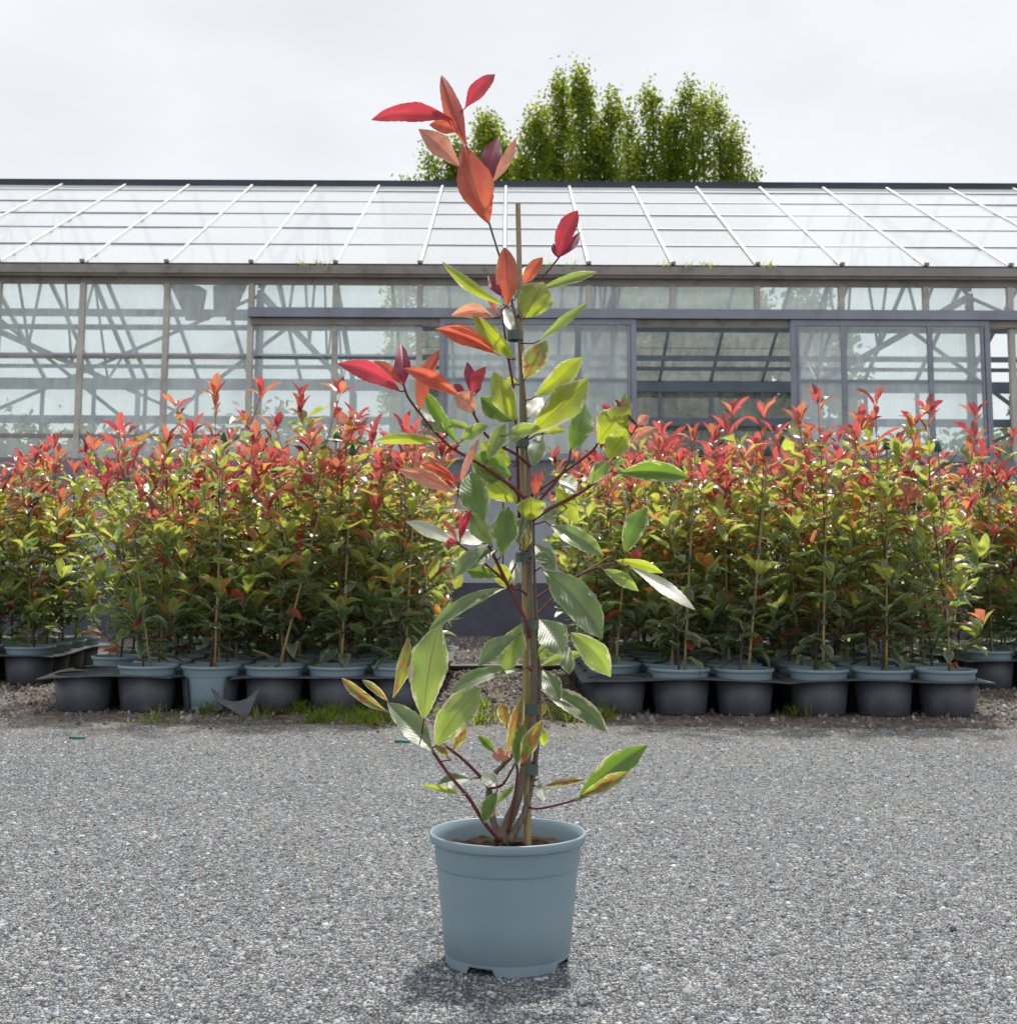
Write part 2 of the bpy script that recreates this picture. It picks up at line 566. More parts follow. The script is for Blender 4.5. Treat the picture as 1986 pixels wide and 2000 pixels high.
M['green_plastic'] = simple('green_plastic_scrap', (0.05, 0.17, 0.135), 0.4, 0.1, 20, 0.5)


# ------------------------------------------------------------------ ground
random.seed(4)
rng = np.random.default_rng(7)
gm = MB()
gm.add([(-300, -60, 0), (300, -60, 0), (300, 600, 0), (-300, 600, 0)], [(0, 1, 2, 3)])
g = gm.build('ground', M['ground'])
tag(g, 'gravelly brown soil ground under the trays and beyond the asphalt', 'ground', kind='structure')

# asphalt sheet with a crumbled far edge
xs = np.linspace(-9, 9, 260)


def edge_y(x):
    return 5.72 - 0.03 * x + 0.05 * math.sin(x * 2.1 + 0.6) + 0.03 * math.sin(x * 7.3) + 0.02 * math.sin(x * 23.0 + 1) + 0.012 * math.sin(x * 51)


am = MB()
AV, AF = [], []
for x in xs:
    AV += [(x, -6.0, 0.004), (x, 2.0, 0.004), (x, edge_y(x) - 0.1, 0.004), (x, edge_y(x), -0.002)]
for i in range(len(xs) - 1):
    for k in range(3):
        AF.append((i * 4 + k, (i + 1) * 4 + k, (i + 1) * 4 + k + 1, i * 4 + k + 1))
am.add(AV, AF)
a = am.build('asphalt_road', M['asphalt'])
tag(a, 'pale worn asphalt yard with coarse grey chippings', 'asphalt', kind='structure')


def stones(name, label, P, size, height, palette, weights, seed, cat, sides=5, tilt=0.12, parent=None):
    """many flat angular stones as one stuff mesh; P (n,3) base points"""
    r = np.random.default_rng(seed)
    n = len(P)
    k = sides
    ang = (np.arange(k)[None, :] + r.uniform(-0.3, 0.3, (n, k))) * (2 * np.pi / k) + r.uniform(0, 6.28, (n, 1))
    rad = size[:, None] * r.uniform(0.65, 1.15, (n, k)) * 0.5
    el = r.uniform(0.55, 1.0, (n, 1))
    th = r.uniform(0, 6.28, (n, 1))
    x, y = rad * np.cos(ang), rad * np.sin(ang) * el
    x, y = x * np.cos(th) - y * np.sin(th), x * np.sin(th) + y * np.cos(th)
    tx, ty = r.normal(0, tilt, (n, 1)), r.normal(0, tilt, (n, 1))
    top = np.stack([x * 0.72, y * 0.72, height[:, None] + tx * x + ty * y], 2)
    bot = np.stack([x, y, np.full_like(x, -0.002)], 2)
    V = np.concatenate([top, bot], 1) + P[:, None, :]
    fi = [[0] + [i, i + 1] for i in range(1, k - 1)]
    for i in range(k):
        j = (i + 1) % k
        fi += [[k + i, k + j, j], [k + i, j, i]]
    fi = np.array(fi)
    Fa = (fi[None] + (np.arange(n) * 2 * k)[:, None, None]).reshape(-1, 3)
    pal = np.array(palette)
    ci = r.choice(len(pal), n, p=np.array(weights) / sum(weights))
    c = pal[ci] * r.uniform(0.8, 1.2, (n, 1))
    lc = np.repeat(c, 2 * k, 0)
    me = np_mesh(name, V.reshape(-1, 3), Fa, M['stone'], {'lc': lc})
    o = link(name, me, parent)
    tag(o, label, cat, kind='stuff')
    return o


def trapezoid(n, d0, d1, r, margin=1.12):
    d = r.uniform(d0, d1, n)
    x = r.uniform(-1, 1, n) * d * 0.37 * margin
    return np.stack([x, d, np.full(n, 0.004)], 1)


AGG = [(0.30, 0.335, 0.37), (0.42, 0.445, 0.465), (0.20, 0.225, 0.258), (0.065, 0.074, 0.095), (0.29, 0.26, 0.24), (0.50, 0.50, 0.485)]
AGW = [5, 3.4, 3.4, 4.4, 0.8, 0.5]
Pn = trapezoid(88000, 1.85, 5.6, rng)
sz = np.clip(rng.lognormal(math.log(0.0068), 0.42, len(Pn)), 0.0032, 0.018)
stones('asphalt_chippings', 'coarse grey stone chippings bedded in the worn asphalt', Pn, sz, sz * 0.09 + 0.0006, AGG, AGW, 3, 'chippings')

# loose gravel between and around the trays
GR = [(0.15, 0.13, 0.12), (0.21, 0.185, 0.175), (0.08, 0.07, 0.068), (0.29, 0.275, 0.265), (0.17, 0.115, 0.10), (0.42, 0.41, 0.39)]
GW = [5, 4, 3, 2, 1.6, 0.5]
pl = []
for (x0, x1, y0, y1, n) in ((-0.6, 0.6, 5.9, 11.8, 7000), (-4.2, -1.95, 5.85, 8.6, 5200), (1.95, 4.2, 5.85, 8.6, 5200), (-2.2, 2.2, 5.8, 6.2, 600)):
    pl.append(np.stack([rng.uniform(x0, x1, n), rng.uniform(y0, y1, n), np.zeros(n)], 1))
pg = np.concatenate(pl)
sg = np.clip(rng.lognormal(math.log(0.016), 0.4, len(pg)), 0.006, 0.04)
stones('loose_gravel', 'loose pinkish brown gravel on the soil between the plant trays', pg, sg, sg * 0.42, GR, GW, 5, 'gravel', tilt=0.3)
# grit washed onto the asphalt edge
n = 900
xx = rng.uniform(-2.6, 2.6, n)
yy = 5.75 - np.abs(rng.normal(0, 0.14, n))
ss = np.clip(rng.lognormal(math.log(0.009), 0.45, n), 0.004, 0.03)
stones('edge_grit', 'scattered grit along the edge of the asphalt', np.stack([xx, yy, np.full(n, 0.004)], 1), ss, ss * 0.45, GR, GW, 8, 'grit', tilt=0.3)


# ------------------------------------------------------------------ greenhouse
W, RD, ZR, ZE, MOD = 12.138, 16.096, 5.015, 3.211, 0.74
BX0 = at(985, 519, W).x                      # one glazing line
NB0, NB1 = -10, 11                           # bay lines
BL = [BX0 + k * MOD for k in range(NB0, NB1 + 1)]
GX0, GX1 = BL[0], BL[-1]
YB = RD + (RD - W)                           # back wall


def zw(py, px=993):
    return at(px, py, W).z


def xw(px, py=700):
    return at(px, py, W).x


gh = empty('greenhouse', (0, W, 0))
tag(gh, 'long glass greenhouse with whitewashed roof, grey frames and sliding wall panels', 'greenhouse')
GI = Matrix.Translation((0, -W, 0))


def gpart(mb, name, mat, parent=None):
    """world-space geometry as a part (or sub-part) of the greenhouse"""
    o = mb.build(name, mat, parent if parent is not None else gh)
    if parent is None:
        o.matrix_local = GI
    return o


z_gt, z_gb = zw(524), zw(545)
z_tl, z_rl = zw(606), zw(624)
z_tr, z_ls, z_db = zw(700), zw(855), zw(897)
z_b1, z_b2 = zw(963), zw(1140)

# dado: slate plinth, pale panels, sill band
mb = MB().box(GX0, GX1, W - 0.02, W + 0.14, -0.05, z_b2)
gpart(mb, 'plinth', M['plinth'])
dado = gpart(MB().box(GX0, GX1, W + 0.03, W + 0.12, z_b2, z_b1), 'dado_backing', M['band'])
for i in range(len(BL) - 1):
    mm = MB().box(BL[i] + 0.006, BL[i + 1] - 0.006, W, W + 0.028, z_b2 + 0.005, z_b1 - 0.005)
    mm.build('panel', M['dado'], dado)
mb = MB().box(GX0, GX1, W - 0.035, W + 0.13, z_b1, z_db - 0.012)
gpart(mb, 'sill_band', M['band'])

# gutter with lip and brackets
mb = MB()
mb.box(GX0, GX1, W - 0.10, W + 0.05, z_gb, z_gt - 0.03)
mb.box(GX0, GX1, W - 0.125, W - 0.10, z_gb + 0.02, z_gt - 0.004)
gut = gpart(mb, 'gutter', M['gutter'])
mb = MB().box(GX0, GX1, W - 0.02, W + 0.04, z_gb - 0.055, z_gb - 0.002)
gpart(mb, 'eave_rail', M['gutter'])

# front wall: mullions and panes
JOG = xw(491)
fw = gpart(MB().box(GX0, JOG, W - 0.012, W + 0.03, z_tr - 0.013, z_tr + 0.013).box(GX0, JOG, W - 0.014, W + 0.03, z_ls - 0.016, z_ls + 0.016), 'transom', M['gutter'])
rail = gpart(MB().box(JOG - 0.02, GX1, W - 0.11, W + 0.03, z_rl, z_tl), 'sliding_rail', M['alu'])
gpart(MB().box(JOG, GX1, W - 0.06, W + 0.03, z_rl - 0.06, z_rl - 0.004), 'rail_flange', M['gutter'])
PANES = {}


def pane_box(x0, x1, y0, y1, z0, z1, face, mat):
    mb = MB().box(x0, x1, y0, y1, z0, z1)
    mb.m = [1] * 6
    mb.m[face] = 0
    return mb.mesh('pane', [M[mat], M['clear']])




def pane(w, h, mat, parent, x, y, z, name='pane', rx=0.0, th=0.004):
    key = (round(w, 3), round(h, 3), mat)
    if key not in PANES:
        PANES[key] = pane_box(0, w, -th / 2, th / 2, 0, h, 2, mat)
    o = link(name, PANES[key], parent)
    o.location = (x, y, z)
    o.rotation_euler = (rx, 0, 0)
    return o


def in_open(x0, x1):
    return x1 > xw(868) - 0.02 and x0 < xw(1920)


S1a, S1b = xw(859), xw(1241)
S2a, S2b = xw(1541), xw(1928)
for i, x in enumerate(BL):
    z0 = z_db - 0.01
    if x > JOG - 0.05 and S1a < x < S2b:
        z0 = z_tl                            # no posts behind the sliding panels
    m_ = MB().box(x - 0.024, x + 0.024, W - 0.03, W + 0.03, z0, z_gb - 0.057)
    if z0 < z_tl and x > JOG + 0.1:          # rail passes in front: split the post
        m_ = MB().box(x - 0.024, x + 0.024, W - 0.03, W + 0.028, z0, z_rl - 0.062).box(x - 0.024, x + 0.024, W - 0.03, W + 0.03, z_tl + 0.002, z_gb - 0.057)
    m_.build('mullion', M['galv'], fw)
for i in range(len(BL) - 1):
    x0, x1 = BL[i] + 0.025, BL[i + 1] - 0.025
    xc_ = (x0 + x1) / 2
    if xc_ < JOG:
        spans = [(z_db, z_ls - 0.018), (z_ls + 0.018, z_tr - 0.015), (z_tr + 0.015, z_gb - 0.06)]
    else:
        spans = [(z_tl + 0.004, z_gb - 0.06)]
        if not (S1a - 0.1 < xc_ < S2b):
            spans += [(z_db, z_tr - 0.015), (z_tr + 0.015, z_rl - 0.064)]
    for (a0, a1) in spans:
        pane(x1 - x0, a1 - a0, 'glass_front', fw, x0, W + 0.004, a0)

# sliding panels in front of the wall line
z_dt = z_rl - 0.004
z_dm = zw(743)


def sliding(px_edges, name, labels):
    xe = [xw(p) for p in px_edges]
    y0, y1 = W - 0.085, W - 0.045
    fr = MB()
    fr.box(xe[0], xe[-1], y0, y1, z_db - 0.008, z_db + 0.045)
    fr.box(xe[0], xe[-1], y0, y1, z_dt - 0.05, z_dt)
    fr.box(xe[0] + 0.03, xe[-1] - 0.03, y0 + 0.008, y1 - 0.008, z_dm - 0.012, z_dm + 0.012)
    fo = gpart(fr, name, M['alu'])
    fo['label'] = labels
    for j, x in enumerate(xe):
        if j in (0, len(xe) - 1):
            s = 1 if j == 0 else -1
            MB().box(min(x, x + s * 0.045), max(x, x + s * 0.045), y0 - 0.004, y1 + 0.004, z_db + 0.046, z_dt - 0.051).box(min(x + s * 0.05, x + s * 0.075), max(x + s * 0.05, x + s * 0.075), y0 + 0.006, y1, z_db + 0.046, z_dt - 0.051).build('stile', M['alu'], fo)
        else:
            MB().box(x - 0.022, x + 0.022, y0 + 0.002, y1 - 0.002, z_db + 0.046, z_dt - 0.051).build('stile', M['alu'], fo)
    for j in range(len(xe) - 1):
        a0, a1 = xe[j] + 0.024, xe[j + 1] - 0.024
        for (b0, b1) in ((z_db + 0.05, z_dm - 0.013), (z_dm + 0.013, z_dt - 0.052)):
            pane(a1 - a0, b1 - b0, 'glass_front', fo, a0, (y0 + y1) / 2, b0)
    return fo


sliding([859, 1000, 1128, 1241], 'sliding_panel', 'grey framed sliding panel behind the tall potted plant')
sliding([1541, 1644, 1812, 1928], 'sliding_panel', 'grey framed sliding panel past the open gap')

# roof slopes: white bars, panes in six courses, ridge cap
SLO = math.atan2(ZR - ZE, RD - W)
SL = math.hypot(ZR - ZE, RD - W)
UPV = Vector((0, math.cos(SLO), math.sin(SLO)))
UPB = Vector((0, -math.cos(SLO), math.sin(SLO)))
NRM = Vector((0, -math.sin(SLO), math.cos(SLO)))
rf = gpart(MB().bar((GX0, W - 0.06, z_gt + 0.012), (GX1, W - 0.06, z_gt + 0.012), 0.03, 0.02), 'roof_slope', M['ridge'])
rb = gpart(MB().bar((GX0, YB + 0.06, z_gt + 0.012), (GX1, YB + 0.06, z_gt + 0.012), 0.03, 0.02), 'rear_roof_slope', M['ridge'])
E0 = Vector((0, W - 0.05, z_gt + 0.01))
SLr = (Vector((0, RD, ZR)) - E0).length
B0 = Vector((0, YB + 0.05, z_gt + 0.01))
NC = 6
fr_ = [0.0, 0.20, 0.385, 0.56, 0.725, 0.885, 1.0]
UPV = (Vector((0, RD, ZR)) - E0).normalized()
UPB = (Vector((0, RD, ZR)) - B0).normalized()
NRM = Vector((0, -UPV.z, UPV.y))
NRB = Vector((0, UPV.z, UPV.y))
SLO = math.atan2(UPV.z, UPV.y)
bar_me = MB().bar((0, 0, 0), UPV * (SLr - 0.03), 0.024, 0.018, up=NRM).mesh('glazing_bar', M['white_bar'])
barb_me = MB().bar((0, 0, 0), UPB * (SLr - 0.03), 0.04, 0.05, up=NRB).mesh('glazing_bar', M['steel'])
clip_me = MB().box(-0.02, 0.02, -0.018, 0.018, -0.01, 0.014).mesh('bar_clip', M['gutter'])
for x in BL:
    o = link('glazing_bar', bar_me, rf)
    o.location = E0 + NRM * 0.012 + Vector((x, 0, 0))
    c = link('bar_clip', clip_me, rf)
    c.location = E0 + NRM * 0.03 + Vector((x, -0.01, 0))
    o = link('glazing_bar', barb_me, rb)
    o.location = B0 + NRB * 0.012 + Vector((x, 0, 0))
pf, pb_ = {}, {}
random.seed(12)
for i in range(len(BL) - 1):
    for k in range(NC):
        h = (fr_[k + 1] - fr_[k]) * SLr - 0.012
        if k not in pf:
            pf[k] = pane_box(0.019, MOD - 0.019, 0, h, -0.002, 0.002, 1, 'glass_roof')
            pb_[k] = pane_box(0.022, MOD - 0.022, 0, h, -0.002, 0.002, 1, 'glass_back')
        o = link('pane', pf[k], rf)
        o.location = E0 + UPV * (fr_[k] * SLr + 0.006) + Vector((BL[i], 0, 0)) + NRM * random.uniform(-0.002, 0.003)
        o.rotation_euler = (SLO + random.uniform(-0.004, 0.004), random.uniform(-0.004, 0.004), 0)
        o = link('pane', pb_[k], rb)
        o.location = B0 + UPB * (fr_[k] * SLr + 0.006) + Vector((BL[i] + MOD, 0, 0))
        o.rotation_euler = (SLO, 0, math.pi)
# thin dark lap strips between the courses
for k in range(1, NC):
    q = E0 + UPV * (fr_[k] * SLr)
    MB().box(GX0, GX1, -0.009, 0.009, -0.004, 0.012).build('lap_strip', M['alu'], rf).matrix_local = Matrix.Translation(q) @ Matrix.Rotation(SLO, 4, 'X')
mb = MB()
mb.box(GX0, GX1, RD - 0.06, RD + 0.06, ZR - 0.06, ZR + 0.035)
mb.box(GX0, GX1, RD - 0.14, RD - 0.065, ZR - 0.13, ZR - 0.02)
gpart(mb, 'ridge_cap', M['ridge'])

# back wall
bw = gpart(MB().box(GX0, GX1, YB - 0.05, YB + 0.05, z_gb - 0.05, z_gt - 0.004).box(GX0, GX1, YB - 0.04, YB + 0.04, 2.55, 2.66).box(GX0, GX1, YB - 0.04, YB + 0.04, 0, 0.75), 'rear_wall', M['steel'])
for x in BL[::1]:
    MB().box(x - 0.022, x + 0.022, YB - 0.03, YB + 0.03, 0.752, 2.548).box(x - 0.022, x + 0.022, YB - 0.03, YB + 0.03, 2.662, z_gb - 0.052).build('post', M['steel'], bw)
for i in range(len(BL) - 1):
    for (a0, a1) in ((0.755, 2.545), (2.665, z_gb - 0.055)):
        pane(MOD - 0.046, a1 - a0, 'glass_back', bw, BL[i] + 0.023, YB, a0)
# unseen pale floor added to bounce light up inside the greenhouse
fl = MB().box(GX0, GX1, W + 0.16, YB - 0.06, 0.004, 0.02).build('added_bounce_floor', M['floor'])
tag(fl, 'unseen pale floor added inside the greenhouse to bounce light', 'floor', kind='structure')
# gable ends
for x in (GX0, GX1):
    m_ = MB().add([(x, W, 0), (x, YB, 0), (x, YB, z_gb), (x, RD, ZR - 0.06), (x, W, z_gb)], [(0, 1, 2, 3, 4)])
    gpart(m_, 'gable', M['glass_back'])

# trusses, purlins and wind bracing inside
for x in (-5.3, -2.2, 0.93, 4.08, 7.2):
    t = MB()
    zc = z_gb - 0.12
    t.bar((x, W + 0.06, zc), (x, YB - 0.06, zc), 0.045, 0.05)
    t.bar((x, W + 0.09, z_gb - 0.05), (x, RD, ZR - 0.14), 0.045, 0.05)
    t.bar((x, YB - 0.09, z_gb - 0.05), (x, RD, ZR - 0.14), 0.045, 0.05)
    nn = 5
    for j in range(nn):
        ya, yb2 = W + 0.1 + (YB - W - 0.2) * j / nn, W + 0.1 + (YB - W - 0.2) * (j + 0.5) / nn
        yc2 = W + 0.1 + (YB - W - 0.2) * (j + 1) / nn
        top = z_gb - 0.05 + (ZR - 0.14 - z_gb + 0.05) * (1 - abs(yb2 - RD) / (RD - W))
        t.bar((x, ya, zc), (x, yb2, top), 0.025, 0.025)
        t.bar((x, yb2, top), (x, yc2, zc), 0.025, 0.025)
    t.bar((x, W + 0.11, 0), (x, W + 0.11, zc), 0.06, 0.06, up=(0, 1, 0))
    t.bar((x, YB - 0.11, 0), (x, YB - 0.11, zc), 0.06, 0.06, up=(0, 1, 0))
    gpart(t, 'truss', M['steel'])
for (yy_, zz) in ((14.1, 3.12), (19.15, 3.40)):
    p_ = MB().bar((GX0, yy_, zz), (GX1, yy_, zz), 0.06, 0.07)
    p_.bar((GX0, yy_ + 0.12, zz - 0.13), (GX1, yy_ + 0.12, zz - 0.13), 0.05, 0.05)
    gpart(p_, 'purlin', M['steel'])
for (x0, x1) in ((-5.3, -2.2), (4.08, 7.2)):
    xm = (x0 + x1) / 2
    for (a_, b_, w_) in (((x0, W + 0.2, 3.0), (x1, W + 0.2, 1.6), 0.026), ((x1, W + 0.25, 3.0), (x0, W + 0.25, 1.6), 0.026), ((x0, 14.4, 3.1), (xm, 14.4, 1.9), 0.035), ((x1, 14.4, 3.1), (xm, 14.4, 1.9), 0.035)):
        gpart(MB().bar(a_, b_, w_, w_), 'wind_brace', M['steel'])

# two dark tapered boxes on posts hanging inside behind the glass
for (px, s) in ((368, 1), (447, -1)):
    p = at(px, 585, 13.2)
    hb = empty('hanging_heater', (p.x, p.y, p.z))
    tag(hb, 'dark tapered heater box behind greenhouse glass, ' + ('farther from' if s == 1 else 'nearer to') + ' the sliding rail', 'heater', 'heater boxes behind the glass')
    mm = MB().add([(-0.15 * s - 0.02, -0.12, 0.16), (0.13 * s, -0.12, 0.11), (0.15 * s, 0.12, 0.11), (-0.15 * s, 0.12, 0.16), (-0.03 * s, -0.1, -0.13), (0.12 * s, -0.1, -0.13), (0.12 * s, 0.1, -0.13), (-0.03 * s, 0.1, -0.13)], [(0, 1, 2, 3), (7, 6, 5, 4), (0, 4, 5, 1), (1, 5, 6, 2), (2, 6, 7, 3), (3, 7, 4, 0)])
    mm.build('casing', M['rubber'], hb)
    MB().tube([(0.03 * s, 0, 0.12), (0.02 * s, 0.02, z_gb - 0.1 - p.z + 0.6)], 0.012, 6).build('hanger', M['steel'], hb)
    MB().box(-0.02, 0.2, -0.02, 0.02, -0.2, -0.135).build('bracket', M['steel'], hb)


# grass growing in the gutter
def grass_mesh(name, centers, n_each, hgt, spread, seed, mat):
    r = np.random.default_rng(seed)
    V, Fq, lc, lt = [], [], [], []
    for (c, sc_) in centers:
        n = int(n_each * sc_)
        a = r.uniform(0, 6.28, n)
        rr = np.abs(r.normal(0, spread, n))
        bx, by = c[0] + rr * np.cos(a) * 1.6, c[1] + rr * np.sin(a)
        h = hgt * r.uniform(0.25, 1.15, n)  * np.clip(1.3 - rr / (spread * 3), 0.3, 1)
        la = r.uniform(0, 6.28, n)
        ln = h * r.uniform(0.3, 1.5, n)
        w = hgt * 0.045
        sa = la + 1.57
        for i in range(n):
            o = len(V)
            dx, dy = math.cos(la[i]) * ln[i], math.sin(la[i]) * ln[i]
            sx, sy = math.cos(sa[i]) * w, math.sin(sa[i]) * w
            x, y, z = bx[i], by[i], c[2]
            V += [(x - sx, y - sy, z), (x + sx, y + sy, z), (x + dx * .45 + sx * .8, y + dy * .45 + sy * .8, z + h[i] * .65), (x + dx * .45 - sx * .8, y + dy * .45 - sy * .8, z + h[i] * .65), (x + dx + sx * .1, y + dy + sy * .1, z + h[i] * .95), (x + dx - sx * .1, y + dy - sy * .1, z + h[i] * .95)]
            Fq += [(o, o + 1, o + 2, o + 3), (o + 3, o + 2, o + 4, o + 5)]
            k = r.uniform(0.7, 1.3)
            yl = r.uniform(0, 1)
            b = (0.07 + 0.06 * yl, 0.13 + 0.02 * yl, 0.03)
            t = (0.32 + 0.18 * yl, 0.52, 0.05)
            lc += [tuple(q * k for q in b)] * 6
            lt += [tuple(q * k for q in t)] * 6
    return np_mesh(name, V, Fq, mat, {'lc': lc, 'lt': lt})


gc = []
for px in (598, 630, 1078, 1120, 1345, 1378, 1490, 1508, 1300):
    q = at(px, 520, W - 0.06)
    gc.append(((q.x, W - 0.075, z_gt - 0.032), random.uniform(0.6, 1.2)))
o = link('gutter_grass', grass_mesh('gutter_grass', gc, 30, 0.10, 0.045, 3, M['crown']))
tag(o, 'small grass tufts sprouting from the greenhouse gutter', 'grass', kind='stuff')


# ------------------------------------------------------------------ trees behind the greenhouse
def crown_mesh(name, lobes, seed, leaf, dens, lc0, lt0, clump=0.16, zcut=0.0):
    """lobes: (top Vector, half width, z bottom, widen). leaf quads in clumps over each upright plume"""
    r = np.random.default_rng(seed)
    C = []
    for (top, hw, zb, widen) in lobes:
        L = top.z - zb
        nC = int(dens * L * hw * 10)
        s = r.uniform(0, 1, nC) ** 0.9
        rad = hw * (0.12 + np.clip(np.sqrt(s * 5.0), 0, 1) * 0.88) * (1 + widen * s)
        rr = rad * np.sqrt(r.uniform(0.25, 1.0, nC))
        a = r.uniform(0, 6.28, nC)
        wob = 0.25 * hw * np.sin(s * L * 1.7 + top.x * 3)
        C.append(np.stack([top.x + wob + rr * np.cos(a), top.y + rr * np.sin(a), top.z - s * L], 1))
    C = np.concatenate(C)
    nl = 28
    n = len(C) * nl
    tone = np.repeat(r.uniform(0.55, 1.35, len(C)), nl)
    yel = np.repeat(r.uniform(0, 1, len(C)), nl)
    P = np.repeat(C, nl, 0) + r.normal(0, clump, (n, 3)) * np.array([0.8, 0.8, 1.35])
    d = r.normal(0, 1, (n, 3)) + np.array([0, 0, 0.5])
    d /= np.linalg.norm(d, axis=1, keepdims=True)
    e = np.cross(d, r.normal(0, 1, (n, 3)))
    e /= np.linalg.norm(e, axis=1, keepdims=True) + 1e-9
    ln = (leaf * r.uniform(0.6, 1.3, n))[:, None]
    V = np.stack([P - d * ln * .5, P + e * ln * .3, P + d * ln * .5, P - e * ln * .3], 1).reshape(-1, 3)
    Fa = np.arange(n * 4).reshape(n, 4)
    lc = np.array(lc0)[None] * (tone * r.uniform(0.8, 1.2, n))[:, None] * np.stack([1 + .5 * yel, 1 + .15 * yel, np.ones(n)], 1)
    lt = np.array(lt0)[None] * (tone * r.uniform(0.8, 1.2, n))[:, None] * np.stack([1 + .4 * yel, 1 + .1 * yel, np.ones(n)], 1)
    return np_mesh(name, V, Fa, M['crown'], {'lc': np.repeat(lc, 4, 0), 'lt': np.repeat(lt, 4, 0)})


def plume_tree(name, label, Y, tops, seed, group, leaf=0.105, dens=14):
    lob = []
    for (px, py, wpx) in tops:
        t = at(px, py + 13, Y + random.uniform(-0.7, 0.7))
        lob.append((t, wpx * Y / F_PX * 0.5, 2.2, 0.45))
    cx = sum(l[0].x for l in lob) / len(lob)
    zt = max(l[0].z for l in lob)
    root = empty(name, (cx, Y, 0))
    tag(root, label, 'tree', group)
    tm = MB()
    tm.tube([(0, 0, -0.1), (0.05, 0, 1.0), (0.0, 0.05, 2.4), (0.02, 0, zt * 0.55), (0, 0, zt * 0.9)], [0.24, 0.2, 0.17, 0.1, 0.02], 9)
    for (t, hw, zb, _) in lob:
        tm.tube([(0, 0, 1.6), ((t.x - cx) * 0.6, (t.y - Y) * 0.6, 3.4), (t.x - cx, t.y - Y, zt * 0.5), (t.x - cx, t.y - Y, t.z - 0.3)], [0.11, 0.09, 0.06, 0.012], 6)
    tm.build('trunk', M['trunk'], root)
    me = crown_mesh('crown', lob, seed, leaf, dens, (0.09, 0.15, 0.022), (0.42, 0.56, 0.03), 0.15)
    o = link('crown', me, root)
    o.matrix_local = Matrix.Translation((-cx, -Y, 0))
    return root


random.seed(3)
TG = 'upright trees behind the greenhouse'
plume_tree('hornbeam_tree', 'broad rounded tree behind the ridge, lowest of the three big crowns', 33, [(958, 224, 76), (889, 262, 62), (838, 286, 44), (912, 300, 70), (1010, 304, 56), (986, 275, 45)], 21, TG)
plume_tree('hornbeam_tree', 'tallest upright tree of the group, with one high pointed plume', 34, [(1047, 200, 62), (1100, 146, 54), (1136, 128, 52), (1193, 176, 42), (1227, 206, 34), (1165, 235, 60), (1080, 260, 60)], 22, TG)
plume_tree('hornbeam_tree', 'upright tree with several nearly equal plumes at its top', 35, [(1275, 160, 50), (1337, 157, 62), (1372, 173, 42), (1404, 180, 36), (1428, 226, 30), (1445, 248, 20), (1308, 215, 50), (1250, 262, 40)], 23, TG)
plume_tree('small_tree', 'small leafy tree tip just clearing the ridge beside the broad rounded tree', 33, [(797, 333, 22), (770, 352, 14)], 24, TG, 0.12, 9)
plume_tree('small_tree', 'small leafy tree tip just clearing the ridge beside the several-plumed tree', 35, [(1475, 331, 30), (1462, 345, 20)], 25, TG, 0.12, 9)

# dense hedge beyond, seen only through the glass
hl = []
for k in range(26):
    x = -9.5 + k * 0.76
    hl.append((Vector((x, 26 + random.uniform(-0.4, 0.4), random.uniform(4.6, 5.6) if 1.6 < x < 6.0 else random.uniform(2.2, 3.0))), 0.62, 0.2, 0.2))
hr = empty('hedge', (0, 26, 0))
tag(hr, 'dark green hedge seen dimly through the greenhouse glass', 'hedge')
hm = MB()
for l in hl:
    hm.tube([(l[0].x, l[0].y - 26, -0.05), (l[0].x, l[0].y - 26, l[0].z * 0.7)], [0.06, 0.02], 5)
hm.build('stems', M['trunk'], hr)
ho = link('foliage', crown_mesh('foliage', hl, 31, 0.2, 5, (0.05, 0.085, 0.02), (0.12, 0.2, 0.02), 0.2), hr)
ho.matrix_local = Matrix.Translation((0, -26, 0))
ho['kind'] = 'stuff'


# ------------------------------------------------------------------ pots and trays
HP, RIM = 0.205, 0.130
PZ = 0.90                                     # the bed pots are a little shallower


def pot_mesh(n=96, notch=True):
    """nursery pot: stepped collar, rolled rim, drainage notches at the foot"""
    mb = MB()
    outer = [(0.1005, 0.0), (0.1018, 0.012), (0.1022, 0.0155), (0.1022, 0.0175), (0.1032, 0.0185), (0.1085, 0.075), (0.1135, 0.135), (0.1145, 0.1475), (0.1150, 0.1500), (0.1178, 0.1530), (0.1186, 0.1560), (0.1215, 0.1870), (0.1222, 0.1893), (0.1262, 0.1900), (0.1280, 0.1908), (0.1290, 0.1925), (0.1298, 0.2020), (0.1292, 0.2040), (0.1278, 0.2050), (0.1262, 0.2050), (0.1246, 0.2040), (0.1200, 0.19), (0.1160, 0.15), (0.1080, 0.07), (0.1010, 0.012), (0.0, 0.012)]
    V, Fq = [], []
    for i, (r, z) in enumerate(outer):
        for k in range(n):
            a = 2 * math.pi * k / n + 0.02
            zz = z
            if notch and i in (0, 1):
                ph = ((a + R(70)) % (math.pi / 2)) / (math.pi / 2)
                if 0.34 < ph < 0.66:
                    zz = 0.0115 if i == 0 else 0.0125
            V.append((r * math.cos(a), r * math.sin(a), zz))
    for i in range(len(outer) - 1):
        for k in range(n):
            k2 = (k + 1) % n
            Fq.append((i * n + k, i * n + k2, (i + 1) * n + k2, (i + 1) * n + k))
    mb.add(V, Fq)
    return mb.mesh('pot', M['pot'], smooth=True)


